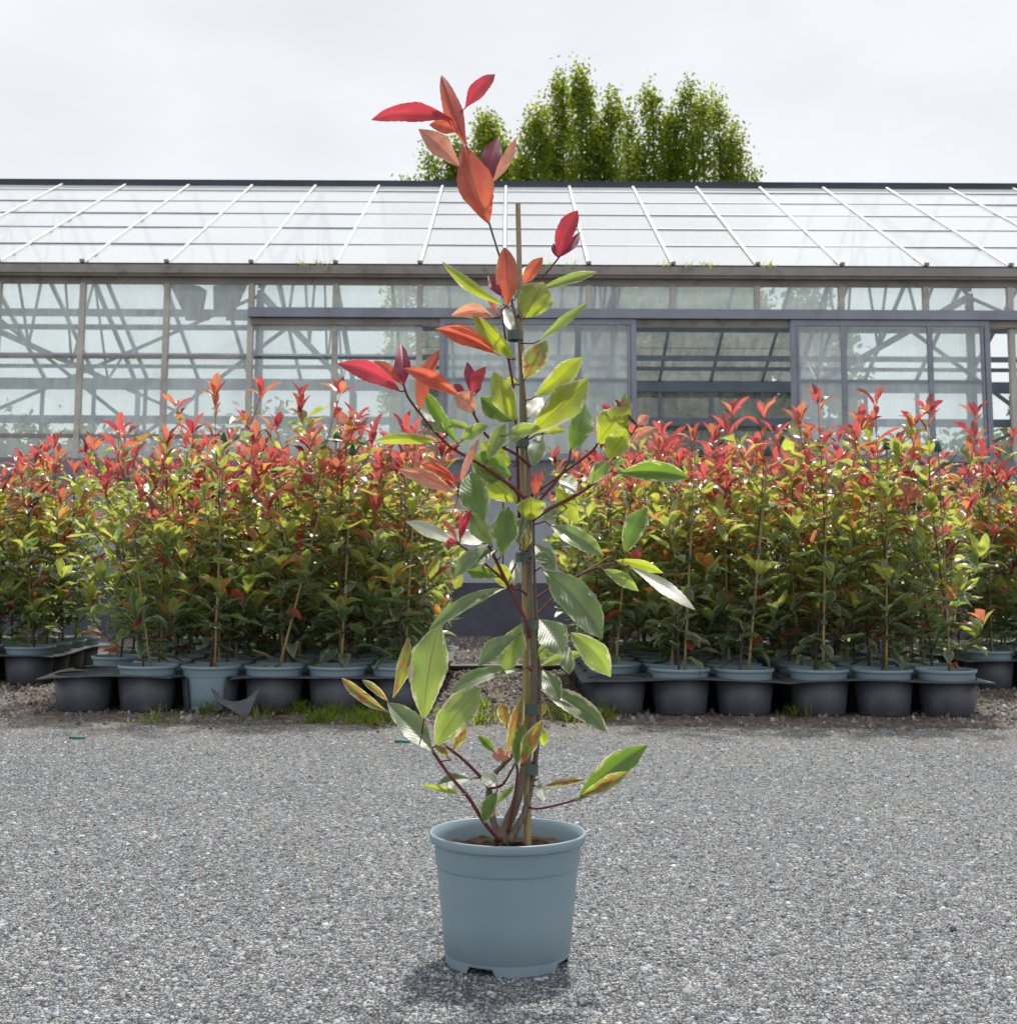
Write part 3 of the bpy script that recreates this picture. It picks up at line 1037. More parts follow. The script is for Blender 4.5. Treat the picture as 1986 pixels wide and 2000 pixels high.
def soil_mesh(r, z, seed, n=28):
    rs = random.Random(seed)
    V, Fq = [(0, 0, z + 0.012)], []
    rings = 6
    for i in range(1, rings + 1):
        for k in range(n):
            a = 2 * math.pi * k / n
            rr = r * i / rings
            V.append((rr * math.cos(a), rr * math.sin(a), z + (rs.uniform(-0.006, 0.008) if i < rings else -0.003) + 0.01 * (1 - i / rings)))
    for k in range(n):
        Fq.append((0, 1 + k, 1 + (k + 1) % n))
    for i in range(rings - 1):
        for k in range(n):
            k2 = (k + 1) % n
            Fq.append((1 + i * n + k, 1 + (i + 1) * n + k, 1 + (i + 1) * n + k2, 1 + i * n + k2))
    mb = MB()
    mb.add(V, Fq)
    return mb.mesh('soil', M['soil'])


POT_ME = pot_mesh()
POT_LO = pot_mesh(32, False)
SOIL_ME = soil_mesh(0.1165, 0.16, 1)

# ------------------------------------------------------------------ the tall potted photinia
DP = on_ground(1000, 1912, 0.003).y + 0.1005
KP = DP / F_PX                                # metres per photo pixel at the plant
pc = on_ground(991, 1880)
PX0 = at(991.5, 1627, DP).x
hero = empty('potted_photinia', (PX0, DP, 0.003))
tag(hero, 'tall staked variegated photinia in blue-grey pot standing alone on the asphalt', 'potted plant')
HI = Matrix.Translation((-PX0, -DP, -0.003))
po = link('pot', POT_ME, hero)
po.rotation_euler = (0, 0, 0)
link('soil', soil_mesh(0.1178, 0.174, 5), hero)


def hp(px, py, d=0.0):
    """photo pixel at the plant's plane; d metres toward the camera"""
    return at(px, py, DP - d)


# stems: (name, material, [(px, py, depth toward camera m, radius px)])
ST = [
    ('stem', 'bark', [(987, 1668, 0, 13), (988, 1646, 0, 14), (985, 1628, 0, 12), (992, 1605, 0, 10), (1005, 1576, 0.005, 9), (1016, 1535, 0.012, 8.5), (1024, 1500, 0.016, 8), (1034, 1455, 0.016, 7.5), (1040, 1390, 0.016, 7), (1042, 1300, 0.016, 6.7), (1038, 1220, 0.016, 6.4), (1034, 1150, 0.016, 6), (1034, 1060, 0.015, 5.2), (1033, 980, 0.015, 4.6), (1031, 900, 0.013, 4.1), (1025, 800, 0.012, 3.7), (1019, 720, 0.012, 3.4), (1013, 660, 0.012, 3.1), (1007, 622, 0.010, 2.8), (1001, 596, 0.008, 2.6), (994, 562, 0.004, 2.5), (984, 527, 0.0, 2.4), (975, 499, 0.0, 2.3), (955, 434, 0.0, 2.0), (938, 372, -0.004, 1.8), (922, 318, -0.004, 1.6), (911, 284, 0.0, 1.3), (898, 250, 0.0, 1.0)]),
    ('stem', 'bark', [(996, 1644, 0.01, 8), (1010, 1616, 0.01, 7), (1023, 1592, 0.006, 6.5), (1031, 1565, 0.0, 6), (1039, 1525, -0.004, 5.5), (1047, 1470, -0.006, 5), (1052, 1400, -0.004, 4.6), (1053, 1320, 0.0, 4), (1050, 1250, 0.002, 3.4), (1046, 1180, 0.002, 3), (1043, 1100, 0.002, 2.8), (1042, 1013, 0.004, 2.6)]),
    ('stem', 'bark', [(982, 1634, -0.004, 9), (970, 1618, -0.006, 7.5), (959, 1586, -0.008, 6.5), (955, 1540, -0.008, 6), (966, 1512, -0.01, 5), (985, 1492, -0.012, 4.5), (1005, 1470, -0.014, 3.5), (1024, 1440, -0.01, 3)]),
    ('branch', 'twig', [(955, 1538, -0.008, 4), (936, 1515, 0, 3.3), (900, 1480, 0.01, 2.8), (860, 1450, 0.015, 2.2)]),
    ('branch', 'twig', [(978, 1643, 0.012, 4.2), (945, 1606, 0.03, 3.8), (915, 1558, 0.045, 3.6), (880, 1517, 0.055, 3.2), (846, 1469, 0.06, 3), (824, 1433, 0.06, 2.6)]),
    ('branch', 'twig', [(992, 1625, 0.012, 3), (1003, 1570, 0.02, 2.6), (1010, 1514, 0.028, 2.4), (1009, 1492, 0.03, 2)]),
    ('branch', 'twig', [(955, 1540, -0.004, 3), (980, 1534, 0.008, 2.4), (997, 1508, 0.014, 2), (1006, 1490, 0.016, 1.6)]),
    ('branch', 'twig', [(1034, 1577, 0.006, 2.6), (1050, 1580, 0.012, 2.2), (1087, 1573, 0.02, 2), (1125, 1562, 0.03, 2), (1135, 1552, 0.032, 1.6)]),
    ('branch', 'twig', [(1029, 976, 0.018, 4.2), (990, 943, 0.03, 3.8), (945, 911, 0.042, 3.5), (891, 880, 0.05, 3.2), (874, 868, 0.052, 3), (845, 838, 0.055, 2.8), (819, 806, 0.056, 2.7), (796, 774, 0.056, 2.5), (788, 750, 0.056, 2.0)]),
    ('branch', 'twig', [(1036, 911, 0.016, 3.2), (1010, 889, 0.03, 3), (983, 874, 0.042, 2.9), (967, 866, 0.048, 2.8), (944, 843, 0.055, 2.7), (925, 808, 0.06, 2.4), (913, 788, 0.06, 2)]),
    ('branch', 'twig', [(1033, 1246, 0.022, 3.4), (1029, 1219, 0.032, 3.4), (1010, 1178, 0.036, 3.6), (990, 1140, 0.04, 3.8), (963, 1083, 0.05, 3.2), (932, 1029, 0.055, 2.8), (909, 993, 0.06, 2.5), (894, 961, 0.062, 2.0)]),
    ('branch', 'twig', [(988, 1136, 0.04, 2.8), (955, 1108, 0.055, 2.7), (923, 1082, 0.066, 2.4), (898, 1064, 0.07, 1.8)]),
    ('branch', 'twig', [(1036, 1168, 0.006, 2.4), (1015, 1152, 0.02, 2.3), (1003, 1150, 0.024, 2.2), (995, 1130, 0.028, 2), (1008, 1100, 0.03, 1.8)]),
    ('branch', 'twig', [(1040, 1015, 0.016, 4.4), (1075, 993, 0.0, 3.9), (1129, 965, -0.01, 3.4), (1175, 930, -0.016, 3), (1205, 888, -0.02, 2.3), (1226, 862, -0.02, 1.8), (1244, 830, -0.02, 1.3)]),
    ('branch', 'twig', [(1038, 968, 0.0, 3.2), (1070, 945, -0.02, 2.9), (1105, 920, -0.03, 2.7), (1155, 882, -0.04, 2.5), (1167, 865, -0.042, 2)]),
    ('branch', 'twig', [(1040, 995, 0.006, 3), (1062, 968, -0.01, 2.8), (1093, 931, -0.026, 2.6), (1110, 903, -0.03, 2.2), (1114, 879, -0.03, 1.8)]),
    ('branch', 'twig', [(1043, 1172, 0.0, 3), (1088, 1142, -0.012, 2.7), (1130, 1124, -0.016, 2.5), (1160, 1111, -0.016, 2.3), (1204, 1100, -0.012, 2.1), (1226, 1103, -0.006, 1.6)]),
    ('branch', 'twig', [(1046, 1203, -0.002, 2.4), (1093, 1155, -0.03, 2.1), (1122, 1132, -0.04, 1.8)]),
    ('branch', 'twig', [(1008, 622, 0.0, 2.4), (1030, 585, -0.012, 2.2), (1055, 547, -0.018, 2), (1085, 511, -0.022, 1.8), (1096, 496, -0.022, 1.3)]),
    ('stem', 'twig', [(1014, 1012, 0.006, 3.4), (1010, 880, 0.008, 3.1), (1006, 800, 0.006, 2.8), (1000, 741, 0.006, 2.6), (991, 692, 0.006, 2.4), (984, 640, 0.006, 2.0), (979, 606, 0.004, 1.5)]),
    ('branch', 'twig', [(1012, 985, 0.008, 2.4), (990, 952, 0.022, 1.8), (1000, 930, 0.02, 1.5)]),
]
polys = []                                    # (px, py, depth) samples for attaching leaves
for (nm, mt, pts) in ST:
    a3, rr = [], []
    # Catmull-Rom through the traced points
    P = [np.array(p, float) for p in pts]
    sub = 5
    out = []
    for i in range(len(P) - 1):
        p0, p1, p2, p3 = P[max(i - 1, 0)], P[i], P[i + 1], P[min(i + 2, len(P) - 1)]
        for k in range(sub):
            t = k / sub
            out.append(0.5 * ((2 * p1) + (p2 - p0) * t + (2 * p0 - 5 * p1 + 4 * p2 - p3) * t * t + (3 * p1 - p0 - 3 * p2 + p3) * t ** 3))
    out.append(P[-1])
    rs = random.Random(len(polys))
    for q in out:
        wob = 1 + rs.uniform(-0.07, 0.09)
        a3.append(hp(q[0], q[1], q[2]))
        rr.append(max(q[3], 0.9) * KP * wob)
        polys.append((q[0], q[1], q[2]))
    o = MB().tube(a3, rr, 9).build(nm, M[mt], hero, smooth=True)
    o.matrix_local = HI
PL = np.array(polys)

# bamboo cane with nodes
cp, cr = [], []
for k in range(61):
    t = k / 60
    px, py = 1030.5 + (1011 - 1030.5) * t + 3 * math.sin(t * 3.0), 1660 + (397 - 1660) * t
    cp.append(hp(px, py, -0.004))
    node = 1.12 if k in (8, 20, 33, 46) else 1.0
    cr.append((7.6 + (5.2 - 7.6) * t) * KP * node)
o = MB().tube(cp, cr, 12).build('cane', M['cane'], hero, smooth=False)
o.matrix_local = HI
# twig snags and dried flower stalks
for pts in ([(1085, 1128), (1118, 1100), (1132, 1068)], [(1120, 1130), (1160, 1105), (1195, 1084)], [(1062, 1122), (1085, 1100), (1102, 1113)], [(1052, 960), (1066, 930), (1062, 905)], [(1052, 965), (1085, 985), (1140, 960)], [(867, 1455), (872, 1448), (876, 1441)]):
    o = MB().tube([hp(x, y, -0.02) for x, y in pts], [1.6 * KP, 1.2 * KP, 0.7 * KP], 5).build('stalk', M['cane'], hero)
    o.matrix_local = HI
# tape ties
for (x0, x1, yc_, h, sl_) in ((991, 1022, 656, 18, 0), (1006, 1033, 864, 20, 1), (1007, 1042, 1088, 19, -2), (1018, 1049, 1220, 20, 0), (1020, 1054, 1384, 19, 1), (1017, 1051, 1499, 20, 9)):
    c = hp((x0 + x1) / 2, yc_, 0.004)
    hw = (x1 - x0) / 2 * KP
    tm = MB()
    n = 20
    V, Fq = [], []
    for zz in (-1, 1):
        for ri in (1.0, 0.94):
            for k in range(n):
                a = 2 * math.pi * k / n
                V.append((c.x + hw * ri * math.cos(a), c.y + 0.021 * ri * math.sin(a), c.z + zz * h * KP / 2 - sl_ * KP * math.cos(a) * 0.5))
    for k in range(n):
        k2 = (k + 1) % n
        Fq += [(k, k2, 2 * n + k2, 2 * n + k), (n + k2, n + k, 3 * n + k, 3 * n + k2), (k2, k, n + k, n + k2), (2 * n + k, 2 * n + k2, 3 * n + k2, 3 * n + k)]
    tm.add(V, Fq)
    o = tm.build('tie', M['tie'], hero, smooth=False)
    o.matrix_local = HI

KIND = {  # Y backlight, S and W sheen, M underside shade put into the leaf colours
    # base colour, transmitted colour, tilt range, cream, spots
    'Y': ((0.14, 0.21, 0.04), (0.64, 0.78, 0.045), (-16, 8), 0.44, 0.10),
    'L': ((0.17, 0.245, 0.09), (0.44, 0.60, 0.09), (4, 20), 0.46, 0.0),
    'G': ((0.06, 0.135, 0.04), (0.26, 0.46, 0.035), (18, 30), 0.46, 0.0),
    'S': ((0.12, 0.18, 0.115), (0.30, 0.44, 0.09), (44, 53), 0.44, 0.0),
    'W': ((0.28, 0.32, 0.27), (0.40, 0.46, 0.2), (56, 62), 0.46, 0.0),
    'R': ((0.37, 0.05, 0.07), (0.66, 0.075, 0.10), (-8, 20), 0.0, 0.15),
    'O': ((0.44, 0.09, 0.065), (0.86, 0.22, 0.11), (-10, 15), 0.06, 0.4),
    'P': ((0.55, 0.23, 0.17), (0.92, 0.42, 0.27), (5, 25), 0.25, 0.3),
    'M': ((0.18, 0.02, 0.06), (0.40, 0.03, 0.08), (30, 42), 0.0, 0.0),
    'V': ((0.12, 0.17, 0.04), (0.42, 0.52, 0.06), (-8, 18), 0.50, 0.9),
}
# base x,y  tip x,y  width  kind  bow(px, + is up)  extra depth(cm toward camera)  fold
HL = [
    (884, 233, 724, 234, 36, 'R', 22, 1, .3), (912, 288, 862, 146, 34, 'O', -4, 2, .5), (908, 211, 967, 144, 31, 'R', 6, 0, .2),
    (898, 326, 817, 251, 38, 'P', 5, 1, .3), (896, 256, 838, 243, 27, 'O', 6, -1, .2), (954, 436, 904, 283, 62, 'O', -6, 3, .35),
    (958, 358, 973, 268, 38, 'M', 8, 0, .3), (962, 356, 1008, 268, 20, 'P', -5, 1, .2), (991, 598, 985, 482, 44, 'O', 2, 3, .45),
    (980, 578, 953, 537, 19, 'M', -2, 4, .3), (1022, 556, 1060, 502, 26, 'O', 2, -1, .3), (1090, 503, 1128, 410, 36, 'R', 8, 0, .4),
    (1092, 502, 1134, 452, 17, 'M', -3, 1, .3), (1090, 503, 1081, 474, 11, 'M', -4, 0, .2), (985, 596, 863, 510, 21, 'Y', -12, 2, .4),
    (1052, 566, 1166, 531, 20, 'L', 4, -1, .4), (1024, 620, 1062, 550, 66, 'Y', 0, 3, .25), (1052, 666, 1150, 591, 18, 'L', 4, 0, .3),
    (1025, 740, 1068, 665, 46, 'V', 2, 2, .2), (1043, 776, 1138, 697, 40, 'Y', -6, 2, .3), (1032, 850, 1150, 738, 60, 'Y', -4, 3, .25),
    (965, 620, 881, 616, 28, 'P', 16, 1, .5), (973, 692, 850, 642, 34, 'O', 12, 2, .7), (1003, 700, 923, 615, 36, 'Y', -4, 3, .3),
    (1002, 648, 984, 602, 22, 'W', 0, -1, .2), (1006, 584, 1027, 520, 24, 'S', 2, -2, .3), (973, 616, 952, 575, 9, 'O', 0, -1, .1),
    (781, 764, 657, 710, 36, 'R', 20, 1, .3), (787, 752, 728, 704, 20, 'O', 8, 0, .2), (789, 752, 783, 672, 30, 'M', 2, 1, .5),
    (819, 802, 858, 683, 30, 'O', 14, -1, .4), (900, 776, 788, 719, 30, 'O', 12, 0, .4), (920, 768, 912, 706, 20, 'M', 2, 0, .3),
    (921, 773, 949, 716, 24, 'R', 8, 1, .3), (906, 770, 886, 750, 16, 'M', 2, 1, .3), (927, 805, 887, 768, 38, 'P', 8, 2, .3),
    (929, 770, 936, 742, 14, 'M', 0, 0, .2), (894, 866, 827, 761, 27, 'G', -4, 0, .3), (862, 822, 811, 788, 28, 'W', -2, -2, .2),
    (857, 864, 730, 862, 22, 'Y', 12, 1, .3), (871, 846, 843, 824, 20, 'L', 2, 1, .3), (920, 838, 868, 826, 16, 'L', 5, 0, .3),
    (897, 865, 954, 830, 26, 'L', 6, 3, .3), (951, 900, 988, 826, 30, 'L', 2, 3, .3), (987, 851, 1056, 836, 26, 'L', 6, 3, .3),
    (985, 873, 1062, 816, 14, 'L', -2, 1, .2), (1006, 823, 938, 775, 40, 'G', -4, 1, .3), (1007, 822, 964, 725, 44, 'Y', -4, 3, .3),
    (1030, 818, 1060, 776, 30, 'W', 0, -2, .2), (1010, 750, 988, 738, 13, 'Y', 0, -2, .2), (999, 815, 981, 777, 14, 'P', 0, -1, .2),
    (1114, 880, 1144, 789, 44, 'G', -4, 1, .35), (1064, 847, 1104, 841, 15, 'Y', 4, -2, .2), (1060, 845, 1040, 911, 32, 'S', 4, -2, .3),
    (1000, 931, 921, 890, 62, 'G', -4, -1, .2), (999, 909, 940, 862, 38, 'Y', -4, -1, .2), (1012, 981, 930, 907, 56, 'Y', -6, 1, .2),
    (899, 944, 937, 855, 15, 'P', 4, 2, .3), (892, 966, 777, 917, 30, 'P', 12, 2, .6), (890, 942, 821, 906, 22, 'O', 8, 0, .3),
    (893, 952, 835, 888, 15, 'O', 6, 0, .2), (947, 1018, 920, 921, 58, 'G', -6, 2, .25), (977, 1087, 992, 988, 50, 'G', -4, 2, .25),
    (960, 1065, 921, 1002, 36, 'L', -6, 3, .25), (1016, 1068, 1024, 1010, 36, 'S', 8, 4, .3), (1020, 1078, 1032, 1028, 20, 'V', -4, 4, .3),
    (1038, 1016, 1036, 970, 54, 'Y', 0, 3, .3), (893, 1063, 791, 1018, 26, 'W', 8, 1, .2), (945, 1062, 862, 1042, 26, 'W', 4, -1, .2),
    (898, 1058, 921, 995, 16, 'R', 6, 2, .5), (893, 1058, 862, 1012, 10, 'O', 4, 1, .2), (895, 1062, 868, 1066, 15, 'R', 9, 2, .3),
    (955, 1062, 884, 1130, 28, 'S', 6, 1, .35), (970, 1073, 910, 1112, 28, 'S', 6, -1, .3), (968, 1127, 910, 1114, 30, 'G', 4, 2, .3),
    (995, 1149, 968, 1100, 34, 'Y', -2, -2, .2), (990, 1148, 838, 1231, 27, 'S', 20, 2, .4), (1005, 1148, 1001, 1092, 20, 'S', 3, -2, .3),
    (1042, 1088, 1076, 1094, 22, 'S', 3, 3, .4), (1043, 1062, 1084, 1114, 36, 'S', 6, -1, .3), (1075, 1027, 1179, 1086, 37, 'S', 10, 2, .55),
    (1221, 1080, 1264, 990, 42, 'G', 6, 1, .2), (1208, 924, 1345, 933, 40, 'G', 12, 1, .55), (1168, 867, 1230, 797, 62, 'Y', 8, 2, .2),
    (1186, 897, 1224, 838, 46, 'Y', -2, 1, .2), (1226, 842, 1221, 768, 27, 'V', -6, -1, .25), (1227, 864, 1284, 835, 21, 'P', 4, 0, .3),
    (1244, 832, 1267, 811, 20, 'P', 2, 0, .3), (1194, 799, 1175, 791, 11, 'R', 1, -1, .2), (1213, 797, 1199, 780, 10, 'M', 0, -1, .2),
    (1149, 947, 1193, 900, 32, 'L', 4, 1, .3), (1193, 908, 1223, 900, 14, 'L', 3, 0, .2), (1161, 880, 1169, 902, 10, 'R', 0, -1, .2),
    (1091, 937, 1126, 962, 32, 'W', 6, -2, .2), (1082, 949, 1128, 1023, 32, 'Y', 6, -2, .2), (1102, 996, 1057, 1020, 19, 'S', 4, -2, .2),
    (1047, 972, 1042, 922, 17, 'O', 2, 1, .2), (1057, 952, 1056, 914, 9, 'O', 0, 0, .2), (1062, 1115, 1177, 1249, 66, 'S', 16, 4, .5),
    (1177, 1112, 1247, 1155, 25, 'L', 8, 1, .3), (1229, 1106, 1358, 1192, 25, 'W', 7, 1, .25), (1201, 1095, 1296, 1120, 20, 'Y', 7, 0, .3),
    (1053, 1210, 1099, 1279, 58, 'S', 10, 5, .35), (1113, 1236, 1193, 1323, 48, 'L', 12, 0, .25), (1112, 1263, 1112, 1318, 26, 'S', 4, 2, .4),
    (1014, 1240, 934, 1302, 34, 'S', 12, 3, .4), (1020, 1216, 984, 1310, 50, 'L', 6, 0, .3), (1020, 1308, 877, 1353, 28, 'S', 20, 2, .3),
    (1050, 1290, 1072, 1260, 24, 'L', 0, 0, .2), (1056, 1302, 1140, 1277, 21, 'L', 8, -2, .25), (1060, 1308, 1093, 1369, 35, 'S', 6, 3, .35),
    (1055, 1346, 1186, 1430, 42, 'S', 16, 1, .4), (990, 1420, 978, 1374, 26, 'V', 2, -1, .3), (990, 1474, 1022, 1356, 25, 'V', 2, 3, .4),
    (1007, 1497, 1020, 1414, 30, 'G', -2, 3, .3), (1018, 1493, 1060, 1407, 30, 'V', 4, 4, .4), (1056, 1420, 1063, 1458, 20, 'Y', 2, -1, .3),
    (1054, 1402, 1065, 1372, 12, 'V', 0, -1, .2), (966, 1470, 934, 1437, 18, 'G', 4, 2, .3), (998, 1481, 960, 1474, 26, 'P', 5, 3, .3),
    (828, 1406, 859, 1217, 72, 'L', 10, 4, .2), (850, 1457, 940, 1342, 62, 'L', 8, 3, .15), (845, 1470, 756, 1372, 46, 'S', 6, 4, .35),
    (767, 1364, 797, 1244, 26, 'V', -8, 3, .5), (759, 1371, 707, 1328, 15, 'V', 3, 2, .4), (759, 1392, 667, 1324, 22, 'V', -7, 3, .5),
    (884, 1468, 908, 1403, 23, 'V', -6, 1, .3), (876, 1481, 848, 1452, 17, 'V', 3, 1, .3), (919, 1522, 855, 1534, 27, 'S', 7, 3, .35),
    (905, 1553, 821, 1534, 11, 'Y', 2, 2, .3), (972, 1535, 939, 1513, 28, 'W', 4, 3, .3), (967, 1573, 1005, 1536, 12, 'L', 4, 1, .2),
    (970, 1547, 945, 1608, 30, 'G', 6, 3, .3), (1062, 1537, 1142, 1522, 15, 'V', 3, 2, .4), (1053, 1529, 1062, 1566, 20, 'W', 2, 2, .3),
    (1126, 1565, 1265, 1455, 50, 'G', 8, 2, .35), (1136, 1554, 1226, 1507, 26, 'V', -4, 3, .4),
]


def hero_leaf(i, L):
    bx, by, tx, ty, w, kd, bow, dep, fold = L
    r = random.Random(100 + i)
    lc, lt, (t0, t1), cream, spots = KIND[kd]
    tilt = R(r.uniform(t0, t1))
    yaw = R(r.uniform(-14, 14))
    A, B = np.array([bx, by], float), np.array([tx, ty], float)
    d = B - A
    Ln = np.linalg.norm(d)
    d /= Ln
    nrm = np.array([-d[1], d[0]])
    if nrm[1] > 0:
        nrm = -nrm                              # points up the picture
    # attach to the closest stem sample
    dist = np.hypot(PL[:, 0] - bx, PL[:, 1] - by)
    j = int(np.argmin(dist + (PL[:, 1] < by - 6) * 6))
    sx, sy, sd = PL[j]
    d0 = sd + dep * 0.008 + 0.004
    nu, nv = 24, 4
    rows = []
    jag = [r.uniform(-0.035, 0.035) for _ in range(2 * (nu + 1))]
    wav = r.uniform(0, 6.28)
    V, UV = [], []
    ex = r.uniform(1.0, 1.25)
    arch = Ln * KP * r.uniform(0.05, 0.13)
    tipc = Ln * KP * r.uniform(-0.14, 0.24)
    twist = r.uniform(-0.9, 0.9)
    asym = r.uniform(-0.12, 0.12)
    if kd in 'RO':
        fold *= 1.6
    fsg = -1 if (kd in 'YOV' and r.random() < 0.35) else 1
    blunt = r.random() < 0.3
    for a in range(nu + 1):
        u = a / nu
        c = A + d * Ln * u + nrm * bow * 4 * u * (1 - u) * 0.62
        prof = math.sin(math.pi * min(1, u ** ex)) ** 0.82 if 0 < u < 1 else 0.0
        prof = max(prof, 0.03 * (1 - u))
        if u > 0.86 and not blunt:
            prof *= 0.72 + 0.28 * (1 - u) / 0.14
        prof *= 1 + 0.07 * math.sin(u * 11 + wav * 3)
        for b in range(-nv, nv + 1):
            v = b / nv
            hw = w * 0.53 * prof * (1 + (asym if v > 0 else -asym))
            if abs(b) == nv:
                hw *= 1 + jag[a * 2 + (b > 0)] + (0.022 if a % 2 else -0.016)
            q = c + nrm * v * hw
            dz = -(q[1] - by) * KP * math.tan(tilt) + (q[0] - bx) * KP * math.tan(yaw)   # away from camera
            dz -= abs(v) * hw * KP * fold * (1.9 if v > 0 else 1.1) * fsg
            dz -= v * hw * KP * twist * (u - 0.4)
            dz -= arch * 4 * u * (1 - u) - tipc * u ** 3
            dz -= hw * KP * 0.10 * math.sin(u * 17 + wav + (1.3 if v > 0 else 0)) * abs(v) ** 2
            V.append(tuple(hp(q[0], q[1], d0 - dz)))
            UV.append((u, v, 0))
    m = 2 * nv + 1
    Fq = [(a * m + b, a * m + b + 1, (a + 1) * m + b + 1, (a + 1) * m + b) for a in range(nu) for b in range(m - 1)]
    mb = MB()
    mb.add(V, Fq, 0)
    n_leaf = len(V)
    # petiole back to the stem
    S3, B3 = hp(sx, sy, sd), hp(bx, by, d0)
    gap = math.hypot(sx - bx, sy - by)
    if gap < 75:
        ds = hp(bx - d[0] * min(12, gap * 0.4), by - d[1] * min(12, gap * 0.4) - gap * 0.08, (d0 + sd) / 2)
        T3 = hp(bx + d[0] * 5, by + d[1] * 5, d0 + 0.0006)
        mb.tube([S3, ds, B3, T3], [1.5 * KP, 1.35 * KP, 1.25 * KP, 0.8 * KP], 6, 1)
    me = mb.mesh('leaf', [M['leaf_obj'], M['twig']], smooth=True)
    at_ = me.attributes.new('luv', 'FLOAT_VECTOR', 'POINT')
    arr = np.zeros((len(mb.v), 3), np.float32)
    arr[:n_leaf] = UV
    at_.data.foreach_set('vector', arr.ravel())
    o = link('leaf', me, hero)
    o.matrix_local = HI
    k = r.uniform(0.88, 1.14)
    o['lc'] = [c * k for c in lc]
    o['lt'] = [min(c * k, 0.97) for c in lt]
    o['lp'] = [max(0.0, cream + r.uniform(-0.08, 0.1)) if cream else 0.0, spots * r.uniform(0.7, 1.0), r.random()]
    return o


for i, L in enumerate(HL):
    hero_leaf(i, L)


# ------------------------------------------------------------------ background photinias
def unit_leaf(seed, arch, fold, curl, nu=6, nv=2, wr=0.40):
    r = random.Random(seed)
    V, UV = [], []
    for a in range(nu + 1):
        u = a / nu
        prof = math.sin(math.pi * min(1, u ** 1.12)) ** 0.85 if 0 < u < 1 else 0.04
        for b in range(-nv, nv + 1):
            v = b / nv
            hw = wr * 0.5 * prof
            z = -arch * u * u + fold * abs(v) * hw + 0.03 * math.sin(u * 9 + seed) * abs(v) * (1 if v > 0 else -1)
            z += curl * 4 * u * (1 - u) * 0.1
            V.append((v * hw, 0.10 + u * 0.9, z))
            UV.append((u, v, 0))
    m = 2 * nv + 1
    Fq = [(a * m + b, a * m + b + 1, (a + 1) * m + b + 1, (a + 1) * m + b) for a in range(nu) for b in range(m - 1)]
    # petiole strip
    o = len(V)
    V += [(-0.009, 0, 0.0), (0.009, 0, 0.0), (0.009, 0.12, 0.0), (-0.009, 0.12, 0.0)]
    UV += [(0, 0, 0)] * 4
    Fq.append((o, o + 1, o + 2, o + 3))
    return np.array(V), np.array(Fq), np.array(UV)


ULV = [unit_leaf(1, 0.06, 0.35, 0.3, wr=.39), unit_leaf(2, 0.2, 0.25, 0.6, wr=.41), unit_leaf(3, -0.06, 0.5, 0.0), unit_leaf(4, 0.18, 0.6, 0.9, wr=.42), unit_leaf(5, 0.04, 0.2, -0.4, wr=0.43), unit_leaf(6, 0.02, 0.7, 0.3, wr=0.29), unit_leaf(7, 0.14, 0.5, 0.5, wr=0.33)]
ULM = [np_mesh('leaf', V, Fq, M['leaf_bed'], {'luv': UV}, smooth=True) for (V, Fq, UV) in ULV]


def leaf_color(r, age, z):
    """age 0 = newest shoot tip, 1 = old leaf"""
    k = r.uniform(0.95, 1.5) if age > 0.25 else r.uniform(0.8, 1.2)
    t = r.random()
    if age < 0.25:
        if t < 0.5:
            c, tr = (0.40, 0.085, 0.085), (0.70, 0.14, 0.13)
        elif t < 0.85:
            c, tr = (0.44, 0.14, 0.09), (0.76, 0.27, 0.14)
        else:
            c, tr = (0.20, 0.04, 0.06), (0.45, 0.06, 0.08)
        return c, tr, k, 0.0, 0.0
    if age < 0.68:
        if t < 0.82:
            return (0.17, 0.22, 0.06), (0.50, 0.59, 0.08), k, 0.42 + 0.16 * r.random(), 0.0
        return (0.27, 0.15, 0.05), (0.66, 0.40, 0.08), k, 0.25, 0.6
    if t < 0.5:
        return (0.07, 0.13, 0.088), (0.19, 0.32, 0.07), k, 0.46 + 0.16 * r.random(), 0.0
    if t < 0.95:
        return (0.15, 0.21, 0.15), (0.34, 0.45, 0.12), k, 0.5 + 0.14 * r.random(), 0.0
    return (0.32, 0.06, 0.06), (0.66, 0.13, 0.08), k, 0.15, 0.3


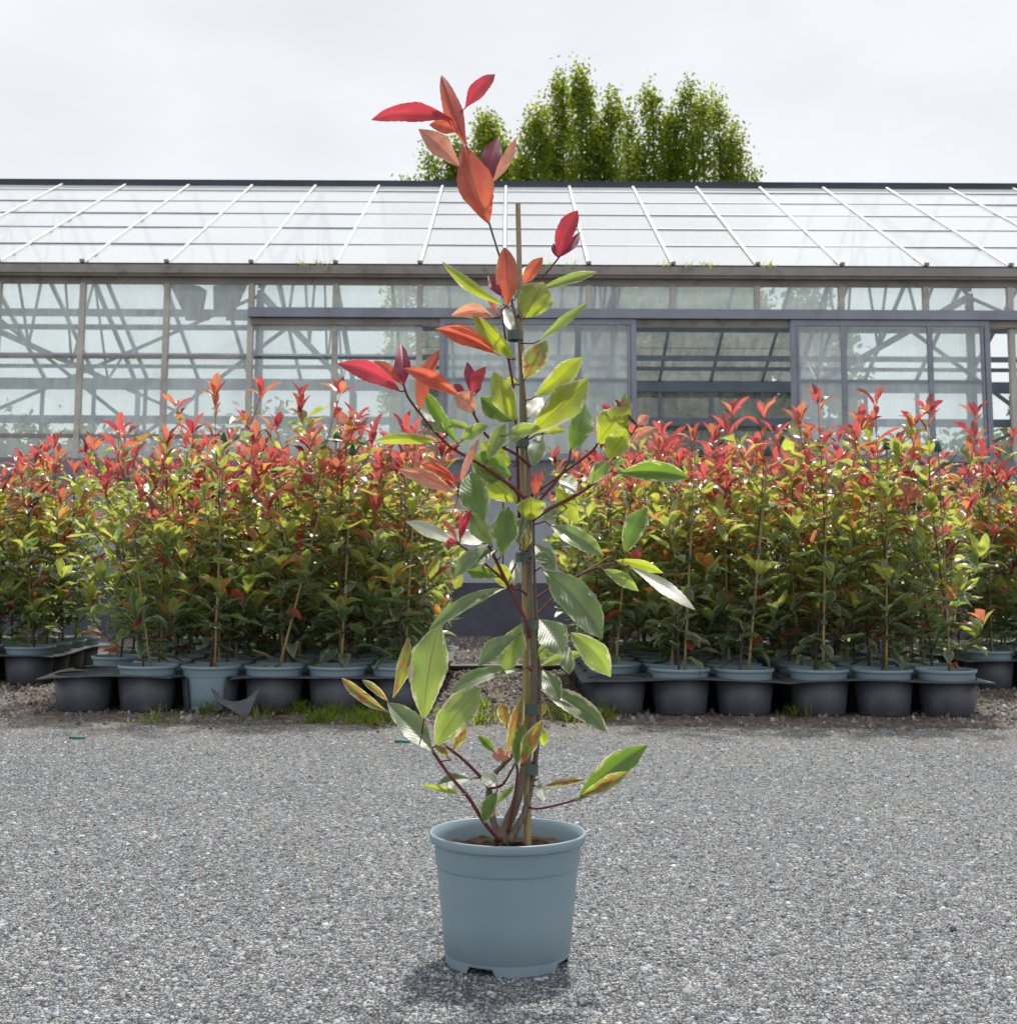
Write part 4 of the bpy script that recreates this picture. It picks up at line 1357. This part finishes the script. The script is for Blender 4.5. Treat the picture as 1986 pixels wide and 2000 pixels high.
def gen_plant(seed, top, lean=(0.0, 0.0), full=1.0, cane_top=1.1):
    """local coords, pot base at z=0. returns stems, leaves, cane"""
    r = random.Random(seed)
    z0 = 0.15
    H = top - z0
    stems, leaves = [], []

    def axis(t):
        return Vector((lean[0] * t + 0.02 * math.sin(t * 5 + seed), lean[1] * t + 0.015 * math.cos(t * 4 + seed), z0 + H * t))

    def put(p, az, el, ln, age):
        d = Vector((math.cos(az) * math.cos(el), math.sin(az) * math.cos(el), math.sin(el)))
        n = Vector((0, 0, 1)) + Vector((r.uniform(-.35, .35), r.uniform(-.35, .35), 0))
        if el > 0.9:
            n = Vector((-math.cos(az), -math.sin(az), 0.5)) * 1.0 + Vector((0, 0, .3))
        s = d.cross(n)
        if s.length < 1e-4:
            s = Vector((1, 0, 0))
        s.normalize()
        n = s.cross(d)
        c, tr, k, cream, sp = leaf_color(r, age, p.z)
        leaves.append((p, s, d, n, ln, 5 + r.randrange(2) if age < 0.25 else r.randrange(5), tuple(q * k for q in c), tuple(min(.97, q * k) for q in tr), (cream, sp, r.random())))

    def shoot(pts, rad0, n_leaf, tip_red, size):
        """leaves along the outer part of a polyline, whorl at its tip"""
        stems.append((pts, [rad0 + (0.0012 - rad0) * i / (len(pts) - 1) for i in range(len(pts))]))
        az = r.uniform(0, 6.28)
        for q in range(n_leaf):
            t = 0.22 + 0.78 * (q + r.uniform(-.2, .2)) / n_leaf
            t = min(max(t, 0.1), 0.99)
            f = t * (len(pts) - 1)
            i = min(int(f), len(pts) - 2)
            p = pts[i].lerp(pts[i + 1], f - i)
            az += 2.4 + r.uniform(-.3, .3)
            fromtip = 1 - t
            age = fromtip * 1.15 + r.uniform(-.06, .08)
            if not tip_red:
                age = max(age, 0.38 + 0.5 * fromtip + (0.25 if p.z < 0.72 else 0))
            if p.z < 0.5:
                age = max(age, 0.62)
            el = R(50) * (1 - min(1, fromtip * 1.6)) + R(r.uniform(-28, 26)) + R(7)
            put(p, az, el, size * r.uniform(0.7, 1.2) * (0.75 if age < .2 else 1), age)
        # tip whorl
        for q in range(r.randint(3, 5)):
            az += 2.4
            put(pts[-1], az, R(r.uniform(25, 75)), size * r.uniform(0.6, 1.05), 0.1 if tip_red else 0.45)

    main = [axis(t / 7) for t in range(8)]
    shoot(main, 0.006, int(18 * full), True, 0.128)
    nb = int(r.randint(14, 16) * full)
    for b in range(nb):
        t = 0.06 + 0.76 * ((b + r.uniform(0, 1)) / nb) ** 1.15
        p = axis(t)
        az = b * 2.399 + r.uniform(-.4, .4)
        ln = H * r.uniform(0.18, 0.31) * (1.0 if t > 0.25 else 0.8) * (1.1 - 0.25 * t)
        d = Vector((math.cos(az), math.sin(az), 0.0)) * ln * 0.74
        rise = ln * r.uniform(0.55, 1.1)
        pts = [p, p + d * 0.45 + Vector((0, 0, rise * 0.25)), p + d * 0.85 + Vector((0, 0, rise * 0.62)), p + d + Vector((0, 0, rise))]
        zt = pts[-1].z
        red = r.random() < (0.9 if zt > top * 0.80 else 0.45 if zt > top * 0.62 else 0.07)
        shoot(pts, 0.0026, r.randint(6, 8), red, 0.126 if zt < 0.9 else 0.112)
    # low leaves hugging the pot
    for q in range(int(11 * full)):
        az = r.uniform(0, 6.28)
        put(axis(r.uniform(0.03, 0.3)) + Vector((0.02 * math.cos(az), 0.02 * math.sin(az), 0)), az, R(r.uniform(-35, 25)), r.uniform(.10, .14), 0.9)
    lx, ly = lean[0] * 1.03 + 0.012, lean[1]
    tc = (cane_top - z0) / H
    cane = (Vector((0.016, -0.012, 0.15)), Vector((lx * tc + 0.014, ly * tc - 0.012, cane_top)))
    return stems, leaves, cane


def stem_mesh(stems):
    mb = MB()
    for pts, rad in stems:
        mb.tube(pts, rad, 5, 0, cap=False)
    return mb.mesh('stem', M['bedstem'], smooth=True)


CAP_ME = MB().lathe([(0.016, 0.0), (0.017, 0.006), (0.011, 0.03), (0.004, 0.045), (0.0, 0.047)], 12).mesh('cane_cap', M['cap'], smooth=True)


def cane_parts(root, cane, cap, seed):
    r = random.Random(seed)
    a, b = cane
    n = 9
    pts = [a.lerp(b, i / (n - 1)) for i in range(n)]
    o = MB().tube(pts, [0.0058 - 0.0018 * i / (n - 1) for i in range(n)], 7).build('cane', M['cane'], root, smooth=True)
    for t in (0.28, 0.52, 0.75):
        p = a.lerp(b, t + r.uniform(-.05, .05))
        MB().lathe([(0.016, -0.009), (0.016, 0.009), (0.013, 0.009), (0.013, -0.009), (0.016, -0.009)], 10, 0, p).build('tie', M['tie'], root)
    if cap:
        d = (b - a).normalized()
        c = link('cane_cap', CAP_ME, root)
        c.matrix_local = Matrix.Translation(b - d * 0.02) @ d.to_track_quat('Z', 'Y').to_matrix().to_4x4()


def full_plant(name, label, group, loc, rz, seed, top, lean, cap, cane_top, full=1.0):
    """front-row plant: every leaf an object of its own"""
    root = empty(name, loc, 0)
    tag(root, label, 'potted plant', group)
    p = link('pot', POT_ME, root)
    p.rotation_euler = (0, 0, rz)
    p.scale = (1, 1, PZ)
    link('soil', SOIL_ME, root).scale = (1, 1, PZ)
    stems, leaves, cane = gen_plant(seed, top, lean, full, cane_top)
    link('stem', stem_mesh(stems), root)
    cane_parts(root, cane, cap, seed)
    for (p, s, d, n, ln, vi, c, tr, lp) in leaves[:298]:
        o = link('leaf', ULM[vi], root)
        o.matrix_local = Matrix(((s.x * ln, d.x * ln, n.x * ln, p.x), (s.y * ln, d.y * ln, n.y * ln, p.y), (s.z * ln, d.z * ln, n.z * ln, p.z), (0, 0, 0, 1)))
        o['lc'], o['lt'], o['lp'] = c, tr, lp
    return root


def joined_foliage(leaves):
    Vs, Fs, C, Tn, Pn_, U = [], [], [], [], [], []
    o = 0
    for (p, s, d, n, ln, vi, c, tr, lp) in leaves:
        V, Fq, UV = ULV[vi]
        Mx = np.array([s, d, n]) * ln
        Vs.append(V @ Mx + np.array(p))
        Fs.append(Fq + o)
        o += len(V)
        C.append(np.tile(c, (len(V), 1)))
        Tn.append(np.tile(tr, (len(V), 1)))
        Pn_.append(np.tile(lp, (len(V), 1)))
        U.append(UV)
    cat = np.concatenate
    return np_mesh('foliage', cat(Vs), cat(Fs), M['leaf_geo'], {'lc': cat(C), 'lt': cat(Tn), 'lp': cat(Pn_), 'luv': cat(U)}, smooth=True)


PROTO = []
for k in range(9):
    rr_ = random.Random(500 + k)
    stems, leaves, cane = gen_plant(700 + k, rr_.uniform(1.08, 1.27), (rr_.uniform(-.08, .08), rr_.uniform(-.08, .08)), 1.05, rr_.uniform(1.0, 1.2))
    root = None
    PROTO.append((stem_mesh(stems), joined_foliage(leaves), MB().tube([cane[0], cane[1]], [0.0058, 0.004], 6).mesh('cane', M['cane']), cane))


def mass_plant(name, label, group, loc, rz, k, zs, cap):
    root = empty(name, loc, rz)
    tag(root, label, 'potted plant', group)
    link('pot', POT_LO, root).scale = (1, 1, PZ)
    link('soil', SOIL_ME, root).scale = (1, 1, PZ)
    st, fo, ca, cane = PROTO[k]
    for nm, me in (('stem', st), ('foliage', fo), ('cane', ca)):
        o = link(nm, me, root)
        o.location = (0, 0, 0.165 * (1 - zs))
        o.scale = (1, 1, zs)
        if nm == 'foliage':
            o['kind'] = 'stuff'
    if cap:
        d = (cane[1] - cane[0]).normalized()
        c = link('cane_cap', CAP_ME, root)
        b = cane[1].copy()
        b.z = 0.165 * (1 - zs) + b.z * zs
        c.matrix_local = Matrix.Translation(b - d * 0.02) @ d.to_track_quat('Z', 'Y').to_matrix().to_4x4()
    return root


# ------------------------------------------------------------------ carry trays
CP, HOLE, ZF = 0.2735, 0.1256, 0.150
CELL_ME = MB().lathe([(0.0, 0.0), (0.104, 0.0), (0.108, 0.004), (0.1085, 0.012), (0.1100, 0.014), (0.1268, 0.1475), (0.1250, 0.1475), (0.1075, 0.014), (0.0, 0.005)], 40).mesh('cell', M['tray'], smooth=True)


def half_cell_mesh():
    """cell with its front torn away"""
    me = MB()
    prof = [(0.104, 0.0), (0.1085, 0.012), (0.1100, 0.014), (0.1268, 0.1475), (0.1250, 0.1475), (0.1075, 0.014)]
    n = 26
    a0, a1 = R(-48), R(268 - 38)
    V, Fq = [], []
    for r_, z in prof:
        for k in range(n + 1):
            a = a0 + (a1 - a0) * k / n
            V.append((r_ * math.cos(a), r_ * math.sin(a), z))
    for i in range(len(prof) - 1):
        for k in range(n):
            Fq.append((i * (n + 1) + k, i * (n + 1) + k + 1, (i + 1) * (n + 1) + k + 1, (i + 1) * (n + 1) + k))
    me.add(V, Fq)
    return me.mesh('cell', M['tray'], smooth=True)


def flange_mesh(nc, nr, seed, torn=None):
    r = random.Random(seed)
    mb = MB()
    N = 32
    bd = 0.024

    def warp(x, y, z):
        ex = max(abs(x - (nc - 1) * CP / 2) - ((nc - 1) * CP / 2 + CP * .5), 0)
        return z - 0.006 * math.sin(x * 9 + seed) * math.sin(y * 7 + seed) - ex * 0.25
    for i in range(nc):
        for j in range(nr):
            cx, cy = i * CP, j * CP
            x0, x1 = -CP / 2 - (bd if i == 0 else 0), CP / 2 + (bd if i == nc - 1 else 0)
            y0, y1 = -CP / 2 - (bd if j == 0 else 0) * 0.4, CP / 2 + (bd if j == nr - 1 else 0)
            V, Fq = [], []
            for k in range(N):
                a = 2 * math.pi * k / N + math.pi / 4
                c, s = math.cos(a), math.sin(a)
                t = min((x1 if c > 0 else -x0) / abs(c) if abs(c) > 1e-6 else 9, (y1 if s > 0 else -y0) / abs(s) if abs(s) > 1e-6 else 9)
                ox, oy = c * t, s * t
                if k % (N // 4) == 0:
                    ox, oy = (x1 if c > 0 else x0), (y1 if s > 0 else y0)
                for (px, py) in ((ox, oy), (HOLE * c, HOLE * s)):
                    for z in (ZF + 0.0025, ZF - 0.0025):
                        V.append((cx + px, cy + py, warp(cx + px, cy + py, z)))
            for k in range(N):
                k2 = (k + 1) % N
                a, b = k * 4, k2 * 4
                am_ = 2 * math.pi * (k + .5) / N + math.pi / 4
                if torn and (i, j) == torn and -2.45 < ((am_ + math.pi) % (2 * math.pi)) - math.pi < -0.85:
                    continue
                Fq.append((a, b, b + 2, a + 2))
                Fq.append((a + 1, a + 3, b + 3, b + 1))
                c, s = math.cos(am_), math.sin(am_)
                edge = (i == 0 and c < -.70) or (i == nc - 1 and c > .70) or (j == 0 and s < -.70) or (j == nr - 1 and s > .70)
                if edge:
                    Fq.append((a, a + 1, b + 1, b))
            mb.add(V, Fq)
    return mb.mesh('flange', M['tray'])


FL = [flange_mesh(3, 4, s) for s in range(3)]


def tray(label, x, y, rz=0.0, v=0, torn=None):
    root = empty('pot_tray', (x, y, 0.0), rz)
    tag(root, label, 'plant tray', 'black pot carrying trays')
    link('flange', flange_mesh(3, 4, 0, torn) if torn else FL[v], root)
    for i in range(3):
        for j in range(4):
            if torn and (i, j) == torn:
                o = link('cell', half_cell_mesh(), root)
                o['label'] = 'torn open cell showing the blue-grey pot inside'
            else:
                o = link('cell', CELL_ME, root)
            o.location = (i * CP, j * CP, 0.001)
    return root


XA, XA2, XB, XB2 = -1.826, -1.006, 0.470, 1.338
Y0, YB0 = 6.18, 6.14
tray('black carrying tray with a torn front cell and an empty corner cell', XA, Y0, 0, 0, (2, 0))
tray('black carrying tray beside the torn tray, facing the asphalt', XA2, Y0 + 0.01, R(-0.4), 1)
tray('black carrying tray with an empty corner cell beside the gravel gap', XB, YB0, R(0.6), 2)
tray('black carrying tray next to the empty-cornered tray, bordering loose gravel', XB2, YB0 + 0.0, R(-0.3), 0)
for (x, y, v, w_) in ((XA - 0.02, Y0 + 1.13, 1, 'the torn tray'), (XA2 + 0.02, Y0 + 1.14, 2, 'the tray beside the torn one'), (XB - 0.02, YB0 + 1.13, 0, 'the empty-cornered tray by the gap'), (XB2 + 0.01, YB0 + 1.14, 1, 'the end tray')):
    tray('black carrying tray hidden under foliage behind ' + w_, x, y, 0, v)
XCc, XDd, YS = -3.03, 2.50, 7.42
tray('black carrying tray set back beyond the torn tray on brown gravel', XCc, YS, R(0.5), 1)
tray('black carrying tray set back on brown gravel past the intact trays', XDd, YS, R(-0.4), 2)

# ------------------------------------------------------------------ plants in the trays
NAMES = 'potted_photinia'
GF = 'staked photinias along the front of the beds'
ROWA = [  # col, seed, top z, lean, cap, cane top, label
    (0, 1, 11, 1.10, (-0.16, -0.02), False, 1.20, 'bushy low photinia beside the empty corner cell, bare cane leaning outward'),
    (0, 2, 12, 1.34, (0.0, 0.0), True, 1.17, 'tall photinia with straight stake in the torn cell showing its pot'),
    (1, 0, 13, 1.36, (0.27, 0.02), False, 1.12, 'photinia on a cane leaning strongly sideways, next to the torn cell'),
    (1, 1, 14, 1.18, (0.02, 0.02), True, 1.12, 'photinia with thick grey stem between the leaning-cane plant and the bed corner'),
    (1, 2, 15, 1.14, (0.03, 0.0), False, 1.16, 'photinia on the bed corner beside the gravel gap, next to the torn tray bed'),
]
ROWB = [
    (0, 1, 16, 1.16, (0.05, 0.0), False, 1.12, 'photinia beside the empty cell, one broad leaf drooping over its pot rim'),
    (0, 2, 17, 1.26, (0.11, 0.02), True, 1.12, 'photinia with dark stake leaning over the tray joint'),
    (1, 0, 18, 1.32, (0.04, 0.0), False, 1.08, 'tall red-topped photinia just past the tray joint'),
    (1, 1, 19, 1.32, (0.03, 0.02), True, 1.15, 'photinia with pale upright cane in the middle cell of the end tray'),
    (1, 2, 20, 1.28, (-0.03, 0.0), True, 1.14, 'photinia in the outer corner cell of the end tray'),
]
random.seed(77)
for (t, c, sd, top, lean, cap, ct, lab) in ROWA:
    full_plant(NAMES, lab, GF, ((XA, XA2)[t] + c * CP, Y0 + 0.005, 0.0075), random.uniform(0, 6), sd, top, lean, cap, ct)
for (t, c, sd, top, lean, cap, ct, lab) in ROWB:
    full_plant(NAMES, lab, GF, ((XB, XB2)[t] + c * CP, YB0 + 0.005, 0.0075), random.uniform(0, 6), sd, top, lean, cap, ct)


ORD = ['first', 'second', 'third', 'fourth', 'fifth', 'sixth', 'seventh', 'eighth']


def bed(x_list, y, rows, skip, label, group, seed, lines):
    r = random.Random(seed)
    for j in rows:
        for i, x in enumerate(x_list):
            if (i, j) in skip:
                continue
            yy_ = y + j * CP + (0.035 if j > 3 else 0)
            mass_plant(NAMES, label % (ORD[j], lines[i]), group, (x + r.uniform(-.004, .004), yy_, 0.0075), r.uniform(0, 6.28), r.randrange(9), r.uniform(0.84, 1.06), r.random() < 0.4)


xa = [XA + i * CP for i in range(3)] + [XA2 + i * CP for i in range(3)]
xb = [XB + i * CP for i in range(3)] + [XB2 + i * CP for i in range(3)]
bed(xa, Y0, range(1, 8), {(0, 1)}, 'red-tipped photinia, %s row from the asphalt, in line with %s', 'photinias in the torn tray bed', 1,
    ['the empty tray corner', 'the bushy low plant', 'the torn-cell plant', 'the leaning-cane plant', 'the thick-stemmed plant', 'the plant above the spotted leaves'])
bed(xb, YB0, range(1, 8), set(), 'red-tipped photinia, %s row from the asphalt, in line with %s', 'photinias in the intact tray bed', 2,
    ['the empty cell by the gap', 'the drooping-leaf plant', 'the dark-staked plant', 'the tall red-topped plant', 'the pale-caned plant', 'the outer corner plant'])
bed([XCc + i * CP for i in range(3)], YS, range(0, 4), set(), 'photinia set back beyond the torn tray, %s row, %s', 'photinias set back beyond the torn tray', 3, ['farthest from the torn tray', 'middle of its tray', 'closest to the torn tray'])
bed([XDd + i * CP for i in range(3)], YS, range(0, 4), set(), 'photinia set back past the intact trays, %s row, %s', 'photinias set back past the intact trays', 4, ['closest to the intact trays', 'middle of its tray', 'farthest from the intact trays'])

# ------------------------------------------------------------------ small things on the ground
# broken tray fragment: a curved-edged corner piece leaning on the torn cell
fp = on_ground(470, 1398)
fr = MB()
n = 12
V, Fq = [], []
arc = []
for k in range(n + 1):
    a = R(200) + R(140) * k / n
    arc.append((0.125 * math.cos(a), 0.125 * math.sin(a) + 0.135))
outl = [(-0.135, 0.085)] + arc[1:-1] + [(0.14, 0.10), (0.085, -0.09), (-0.10, 0.01)]
for z in (0.0, 0.005):
    V += [(x, z, y) for x, y in outl]
m_ = len(outl)
Fq.append(tuple(range(m_)))
Fq.append(tuple(range(2 * m_ - 1, m_ - 1, -1)))
for k in range(m_):
    k2 = (k + 1) % m_
    Fq.append((k2, k, m_ + k, m_ + k2))
fr.add(V, Fq)
# strip of torn cell wall still attached along the arc
V, Fq = [], []
for (x, y) in arc[1:-1]:
    V += [(x, 0.001, y), (x * 0.93, 0.05, y + 0.006), (x * 0.93 , 0.052, y + 0.012)]
for k in range(len(arc) - 3):
    a = k * 3
    Fq += [(a, a + 3, a + 4, a + 1), (a + 1, a + 4, a + 5, a + 2)]
fr.add(V, Fq)
fo = fr.build('tray_fragment', M['tray'])
fo.location = (fp.x - 0.03, fp.y - 0.01, 0.052)
fo.scale = (0.74, 0.74, 0.74)
fo.rotation_euler = (R(-28), R(3), R(6))
tag(fo, 'torn triangular scrap of black tray leaning against the torn cell', 'tray fragment')

# green plastic scraps
for (px, py, s, rz, lab) in ((151, 1446, 0.028, 0.1, 'small green plastic scrap on the asphalt in front of the torn tray'), (786, 1453, 0.028, -0.05, 'small green plastic scrap on the asphalt beside the tall potted plant'), (1122, 1407, 0.03, 0.0, 'small green plastic scrap in the grass by the empty-cornered tray')):
    p = on_ground(px, py)
    m_ = MB().add([(-s, -0.008, 0.002), (s * 0.9, -0.009, 0.002), (s, 0.006, 0.002), (-s * 0.8, 0.009, 0.002), (-s, -0.008, 0.011), (s * 0.9, -0.009, 0.008), (s, 0.006, 0.010), (-s * 0.8, 0.009, 0.014)], [(3, 2, 1, 0), (4, 5, 6, 7), (0, 1, 5, 4), (1, 2, 6, 5), (2, 3, 7, 6), (3, 0, 4, 7)])
    o = m_.build('plastic_scrap', M['green_plastic'])
    o.location = (p.x, p.y, 0.003)
    o.rotation_euler = (0, 0, rz)
    tag(o, lab, 'plastic scrap')

# black irrigation hose across the gap
hz = 0.021
pts = [Vector((x, 8.35 + 0.05 * math.sin(x * 3), hz)) for x in np.linspace(-0.45, 0.55, 14)]
o = MB().tube(pts, 0.02, 10).build('irrigation_hose', M['rubber'], smooth=True)
tag(o, 'black irrigation hose lying on the gravel between the beds', 'hose')


# dead leaves
def dead_leaf(px, py, ln, rz, lab, seed):
    p = on_ground(px, py)
    V, Fq, UV = ULV[seed % 5]
    mb = MB()
    mb.add([(v[0] * ln, (v[1] - 0.5) * ln, (v[2] + 0.12 + 0.35 * abs(v[0])) * ln) for v in V], [tuple(int(i) for i in q) for q in Fq])
    o = mb.build('dead_leaf', M['dead'], smooth=True)
    o.location = (p.x, p.y, 0.006)
    o.rotation_euler = (0, 0.2, rz)
    tag(o, lab, 'leaf')


dead_leaf(548, 1405, 0.085, 1.4, 'curled brown dead leaf at the asphalt edge beside the grass', 1)
dead_leaf(735, 1425, 0.06, 0.6, 'brown dead leaf beside grass under the spotted red leaves', 2)
dead_leaf(965, 1380, 0.05, 2.0, 'pale brown dead leaf on the gravel by the staked stem', 3)
dead_leaf(1560, 1404, 0.05, 1.1, 'brown dead leaf tucked between two tray cells', 4)
dead_leaf(1662, 1497, 0.025, 0.4, 'tiny brown leaf on the bare asphalt', 2)

# odd dark stones on the asphalt
for k, (px, py, s, lab) in enumerate(((1861, 1824, 0.0065, 'single dark pebble on the open asphalt'), (412, 1427, 0.007, 'small dark pebble near the tray fragment'))):
    p = on_ground(px, py)
    rs = random.Random(k)
    mb = MB()
    pr_ = [(0.0, 0.0), (0.9, 0.1), (1.0, 0.5), (0.65, 0.9), (0.0, 1.0)]
    mb.lathe([(r_ * s, z * s * 1.3) for r_, z in pr_], 7)
    mb.v = [(x * rs.uniform(.8, 1.2), y * rs.uniform(.8, 1.2), z) for x, y, z in mb.v]
    o = mb.build('pebble', M['plinth'])
    o.location = (p.x, p.y, 0.004)
    tag(o, lab, 'pebble')

# grass and weeds along the bed edge
gc = []
rg = random.Random(9)
for (x0, x1, py, n, s) in ((560, 760, 1392, 22, 1.0), (600, 770, 1412, 12, 0.7), (380, 470, 1388, 4, 0.5), (905, 965, 1392, 5, 0.7), (910, 960, 1412, 4, 0.5), (1080, 1200, 1402, 12, 0.8), (1535, 1560, 1398, 2, 0.6), (255, 330, 1410, 3, 0.3), (480, 530, 1402, 3, 0.4), (770, 830, 1388, 5, 0.6)):
    for _ in range(n):
        p = on_ground(rg.uniform(x0, x1), py + rg.uniform(-8, 8))
        gc.append(((p.x, p.y, 0.0), s * rg.uniform(0.5, 1.2)))
o = link('grass', grass_mesh('grass', gc, 75, 0.062, 0.035, 5, M['crown']))
tag(o, 'short bright green grass and weeds along the front of the trays', 'grass', kind='stuff')
